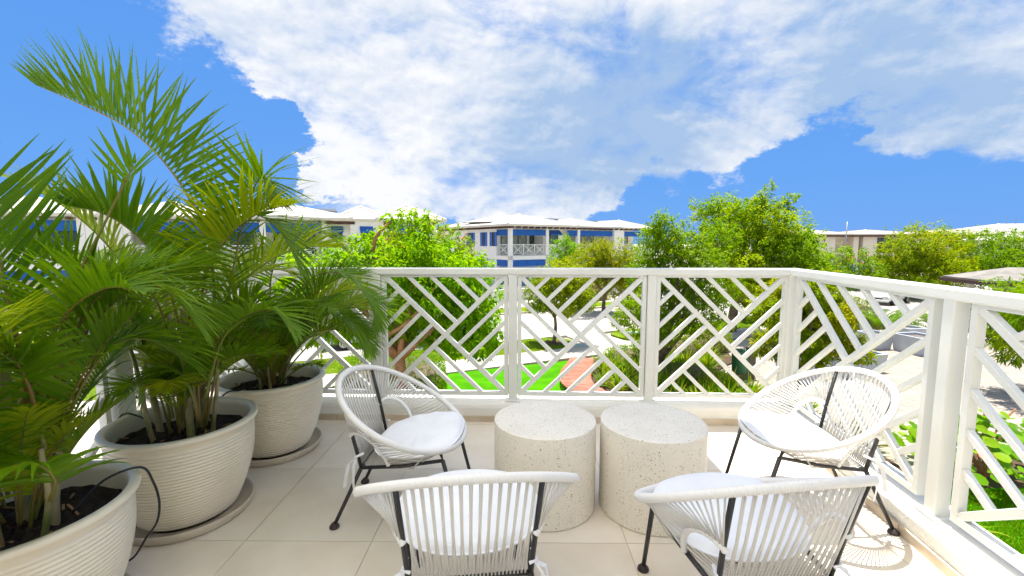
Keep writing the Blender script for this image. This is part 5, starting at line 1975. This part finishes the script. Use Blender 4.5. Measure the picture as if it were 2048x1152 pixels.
# ------------------------------------------------------------------ pots
def make_pot(label):
    root = thing('plant_pot', label, 'plant pot', group='ribbed cream pots along the left railing')
    prof = [(0.19, 0.022), (0.205, 0.026)]
    H0, H1 = 0.03, 0.415
    NRB = 25
    for i in range(NRB * 6 + 1):
        f = i / (NRB * 6)
        z = H0 + (H1 - H0) * f
        rb = 0.212 + 0.098 * math.sin(min(1.0, f * 1.12) * math.pi / 2) ** 0.9
        rb += 0.0075 * abs(math.sin(math.pi * NRB * f)) ** 0.8 - 0.004
        prof.append((rb, z))
    prof += [(0.309, 0.42), (0.310, 0.432), (0.322, 0.441), (0.332, 0.449), (0.335, 0.457), (0.332, 0.466), (0.322, 0.470), (0.305, 0.469), (0.297, 0.462), (0.293, 0.44), (0.288, 0.36)]
    prof = [(r * 0.93, z) for r, z in prof]
    o = obj('pot_body', MB().lathe(prof, 96, cap_bot=True), 'cream_glaze', root, smooth=True)
    sp = [(0.20, 0.0), (0.262, 0.0), (0.272, 0.006), (0.287, 0.045), (0.285, 0.049), (0.278, 0.046), (0.266, 0.014), (0.19, 0.012)]
    sp = [(r * 0.95, z) for r, z in sp]
    obj('saucer', MB().lathe(sp, 72, cap_bot=True), 'saucer_clay', root, smooth=True)
    vs, fs = [(0, 0, 0.40)], []
    for i in range(1, 13):
        for k in range(48):
            a = 2 * math.pi * k / 48
            r = 0.270 * i / 12
            vs.append((r * math.cos(a), r * math.sin(a), 0.385 + 0.018 * math.sin(7 * a + i) * math.sin(i * 1.7) * (i < 12) + 0.015 * (1 - i / 12) + rng.uniform(-.006, .006)))
    for k in range(48):
        l = (k + 1) % 48
        fs.append((0, 1 + k, 1 + l))
        for i in range(11):
            fs.append((1 + i * 48 + k, 1 + (i + 1) * 48 + k, 1 + (i + 1) * 48 + l, 1 + i * 48 + l))
    so = obj('soil', MB().add(vs, fs), 'soil', root)
    for i in range(16):
        a, r = rng.uniform(0, 6.28), rng.uniform(.1, .27)
        c = Vector((r * math.cos(a), r * math.sin(a), 0.402))
        d = Vector((rng.uniform(-1, 1), rng.uniform(-1, 1), rng.uniform(-.1, .25))).normalized()
        obj('dry_chip', MB().bar(c - d * 0.022, c + d * rng.uniform(.01, .035), 0.007, 0.003), 'dry_chip', so)
    return root


POTS = [(-1.5, 2.74), (-1.56, 2.06), (-1.575, 1.345)]
pot = make_pot('ribbed cream pot on a saucer, farthest of the row, by the lattice railing')
pot.location = (*POTS[0], FL)
dup_tree(pot, (*POTS[1], FL), 1.0, 'ribbed cream pot on a saucer, the middle one of the row')
dup_tree(pot, (*POTS[2], FL), 2.0, 'ribbed cream pot, nearest of the row, with a dark hose looped over its rim')


# ------------------------------------------------------------------ palms
def palm(idx, label, stems, heroes, auto, seed):
    global rng
    keep = rng
    rng = random.Random(seed)
    org = Vector((POTS[idx][0], POTS[idx][1], FL + 0.39))
    root = thing('areca_palm', label, 'palm', tuple(org), 0, 'areca palms in the cream pots')
    for (x, y, h, r, lx, ly) in stems:
        stem(root, (x, y, -0.02), (x + lx, y + ly, h), r * 0.72, r * 0.5)
    for h_ in heroes:
        h_ = dict(h_)
        pix, y0, y1 = h_.pop('px'), h_.pop('y0'), h_.pop('y1', None)
        frond(root, px_path(pix, org, y0, y1), **h_)
    for (az, el, L, bend, h, kw_) in auto:
        a = R(az)
        b = Vector((0.05 * math.cos(a), 0.05 * math.sin(a), h))
        args = dict(L=L * 0.33, n=int(22 + L * 22) if idx else int(26 + L * 20), w=0.0130 if idx else 0.0105, lift=rng.uniform(.3, .8), droop=rng.uniform(.4, .85), start=0.40, tint=rng.uniform(.3, .85), ang0=rng.uniform(18, 30), ang1=62)
        args.update(kw_)
        frond(root, grow(b, a, R(el), L, R(bend), twist=rng.uniform(-.5, .5)), **args)
    rng = keep
    return root


def fan(n, az0, az1, el, L, bend, h, seed, **kw_):
    r_ = random.Random(seed)
    out = []
    for i in range(n):
        out.append((az0 + (az1 - az0) * (i + r_.uniform(.2, .8)) / n, r_.uniform(*el), r_.uniform(*L), r_.uniform(*bend), r_.uniform(*h), kw_))
    return out


# farthest palm: a full, low head spilling over the railing
palm(0, 'bushy green areca palm spilling over the railing, in the farthest pot',
     [(0, 0, .22, .020, .01, 0), (.06, .03, .18, .014, .03, .02), (-.06, .02, .25, .016, -.03, .0), (.02, -.07, .16, .013, .02, -.03), (-.03, -.06, .2, .012, -.03, -.03)],
     [dict(px=[(560, 745), (570, 650), (590, 590), (640, 548), (700, 552), (745, 600), (757, 650)], y0=2.72, y1=2.55, L=.30, n=54, w=.014, lift=.25, droop=.5, start=.25, sep=True, tint=.45),
      dict(px=[(556, 745), (575, 680), (610, 640), (660, 625), (710, 650), (745, 700)], y0=2.70, y1=2.45, L=.27, n=50, w=.014, lift=.2, droop=.6, start=.25, sep=True, tint=.35),
      dict(px=[(545, 745), (540, 620), (545, 540), (575, 480), (640, 465), (690, 500)], y0=2.72, y1=2.75, L=.26, n=44, w=.013, lift=.5, droop=.5, start=.3, tint=.5)],
     fan(9, -70, 60, (45, 75), (.75, 1.0), (90, 150), (.02, .15), 21) + fan(6, 90, 290, (45, 78), (.6, .85), (80, 140), (.02, .15), 22) + fan(9, 0, 360, (35, 70), (.35, .55), (60, 110), (.02, .1), 23) + fan(16, 0, 360, (62, 86), (.35, .65), (40, 110), (.0, .06), 24, start=.22),
     101)
# middle palm: tall, with the great frond that arches across the sky
palm(1, 'tall areca palm in the middle pot, one long frond arching high against the sky',
     [(.07, -.05, .62, .024, .01, -.01), (-.02, .03, .70, .020, -.06, .03), (-.12, .0, .80, .022, -.08, .0), (.03, .07, .5, .018, .03, .05), (-.07, -.08, .45, .016, -.05, -.05), (.12, .03, .40, .014, .05, 0)],
     [dict(px=[(408, 860), (428, 640), (418, 487), (376, 392), (318, 312), (250, 253), (170, 212), (78, 172)], y0=2.05, y1=2.0, L=.36, n=46, w=.0165, lift=1.2, droop=.10, start=.34, sep=True, tint=.22, ang0=-12, ang1=70, tip=.55, rr=.008),
      dict(px=[(400, 850), (376, 720), (345, 600), (322, 536), (298, 497), (250, 452), (200, 425), (140, 412)], y0=2.0, y1=1.75, L=.28, n=42, w=.016, lift=1.0, droop=.15, start=.34, sep=True, tint=.22, ang0=-5, ang1=60, rr=.007),
      dict(px=[(412, 850), (440, 700), (462, 560), (488, 440), (520, 355), (545, 395)], y0=2.05, y1=1.9, L=.28, n=44, w=.014, lift=.5, droop=.3, start=.36, sep=True, tint=.40, ang0=10),
      dict(px=[(400, 850), (395, 700), (410, 560), (450, 470), (510, 430), (565, 470), (600, 540)], y0=2.0, y1=2.0, L=.28, n=44, w=.014, lift=.45, droop=.5, start=.34, tint=.45),
      dict(px=[(410, 800), (440, 690), (480, 640), (540, 620), (590, 660)], y0=1.95, y1=1.85, L=.26, n=32, w=.016, lift=.4, droop=.5, start=.3, tint=.4),
      dict(px=[(395, 840), (385, 790), (360, 745), (330, 735), (300, 760), (285, 800)], y0=1.95, y1=1.85, L=.20, n=28, w=.015, lift=.2, droop=.7, start=.25, tint=.5)],
     fan(4, -70, 70, (58, 80), (.75, 1.0), (70, 120), (.3, .5), 31) + fan(4, 80, 280, (55, 78), (.7, 1.0), (60, 110), (.3, .5), 32) + fan(4, 60, 300, (40, 60), (.4, .55), (60, 100), (.15, .3), 33) + fan(13, 0, 360, (66, 87), (.4, .8), (30, 90), (.0, .1), 34, start=.3) + fan(4, -80, 80, (50, 70), (.4, .5), (70, 120), (.05, .15), 35, w=.013),
     102)
# nearest palm
palm(2, 'dense areca palm in the nearest pot, broad dark leaflets at the picture edge',
     [(.0, .02, .52, .024, -.02, .02), (.09, .03, .48, .020, .05, .03), (-.1, .0, .50, .022, -.08, .0), (.04, -.08, .35, .016, .03, -.05), (.13, -.04, .3, .013, .05, -.02), (-.06, .1, .45, .018, -.04, .06)],
     [dict(px=[(70, 900), (50, 760), (30, 660), (14, 590), (0, 520), (-18, 450), (-40, 390)], y0=1.34, y1=1.22, L=.37, n=20, w=.0175, lift=1.15, droop=.02, start=.38, sep=True, tint=.2, ang0=28, ang1=40, tip=.9, rr=.008),
      dict(px=[(100, 900), (120, 700), (150, 570), (215, 435), (267, 331)], y0=1.36, y1=1.34, L=.16, n=6, w=.014, lift=.5, droop=.2, start=.9, tint=.2, rr=.008, ang0=30),
      dict(px=[(110, 880), (140, 700), (190, 600), (260, 560), (330, 580), (390, 640)], y0=1.36, y1=1.5, L=.30, n=40, w=.013, lift=.3, droop=.5, start=.3, sep=True, tint=.5, ang0=30),
      dict(px=[(110, 900), (170, 760), (230, 690), (300, 680), (370, 720)], y0=1.36, y1=1.6, L=.28, n=34, w=.016, lift=.25, droop=.4, start=.3, tint=.45),
      dict(px=[(90, 900), (60, 780), (30, 720), (-10, 690), (-50, 720)], y0=1.3, y1=1.2, L=.3, n=30, w=.022, lift=.2, droop=.6, start=.3, tint=.4),
      dict(px=[(100, 1000), (110, 960), (80, 930), (30, 930), (-30, 960)], y0=1.25, y1=1.1, L=.22, n=24, w=.018, lift=.2, droop=.8, start=.2, tint=.4)],
     fan(4, -60, 80, (55, 78), (.65, .85), (75, 120), (.25, .42), 41) + fan(5, 80, 290, (50, 75), (.65, .95), (60, 120), (.25, .42), 42) + fan(7, 110, 290, (25, 60), (.4, .6), (60, 120), (.05, .25), 43) + fan(14, 0, 360, (62, 86), (.4, .8), (30, 110), (.0, .1), 44, start=.28) + fan(5, 200, 300, (30, 55), (.4, .5), (70, 130), (.05, .15), 45),
     103)


def hose(pts, label):
    C = catmull(pts, 40)
    tag(obj('irrigation_hose', MB().tube(C, 0.0042, 8), 'hose', None, True), label, 'hose', 'drip hoses at the pots')


hose([(-1.47, 1.42, FL + .40), (-1.42, 1.49, FL + .475), (-1.345, 1.555, FL + .489), (-1.325, 1.58, FL + .42), (-1.325, 1.60, FL + .33), (-1.365, 1.63, FL + .23), (-1.44, 1.66, FL + .14), (-1.52, 1.69, FL + .04), (-1.58, 1.69, FL + .006)], 'dark drip hose looping over the rim of the nearest pot')
hose([(-1.72, 2.1, FL + .41), (-1.80, 2.10, FL + .46), (-1.87, 2.09, FL + .475), (-1.90, 2.06, FL + .40), (-1.90, 2.02, FL + .25), (-1.89, 2.0, FL + .155)], 'dark drip hose leaving the middle pot on its railing side')
hose([(-1.48, 2.52, FL + .42), (-1.52, 2.46, FL + .465), (-1.57, 2.405, FL + .475), (-1.63, 2.38, FL + .40), (-1.69, 2.37, FL + .3), (-1.77, 2.40, FL + .16), (-1.81, 2.42, FL + .03)], 'dark drip hose running down the front of the farthest pot')
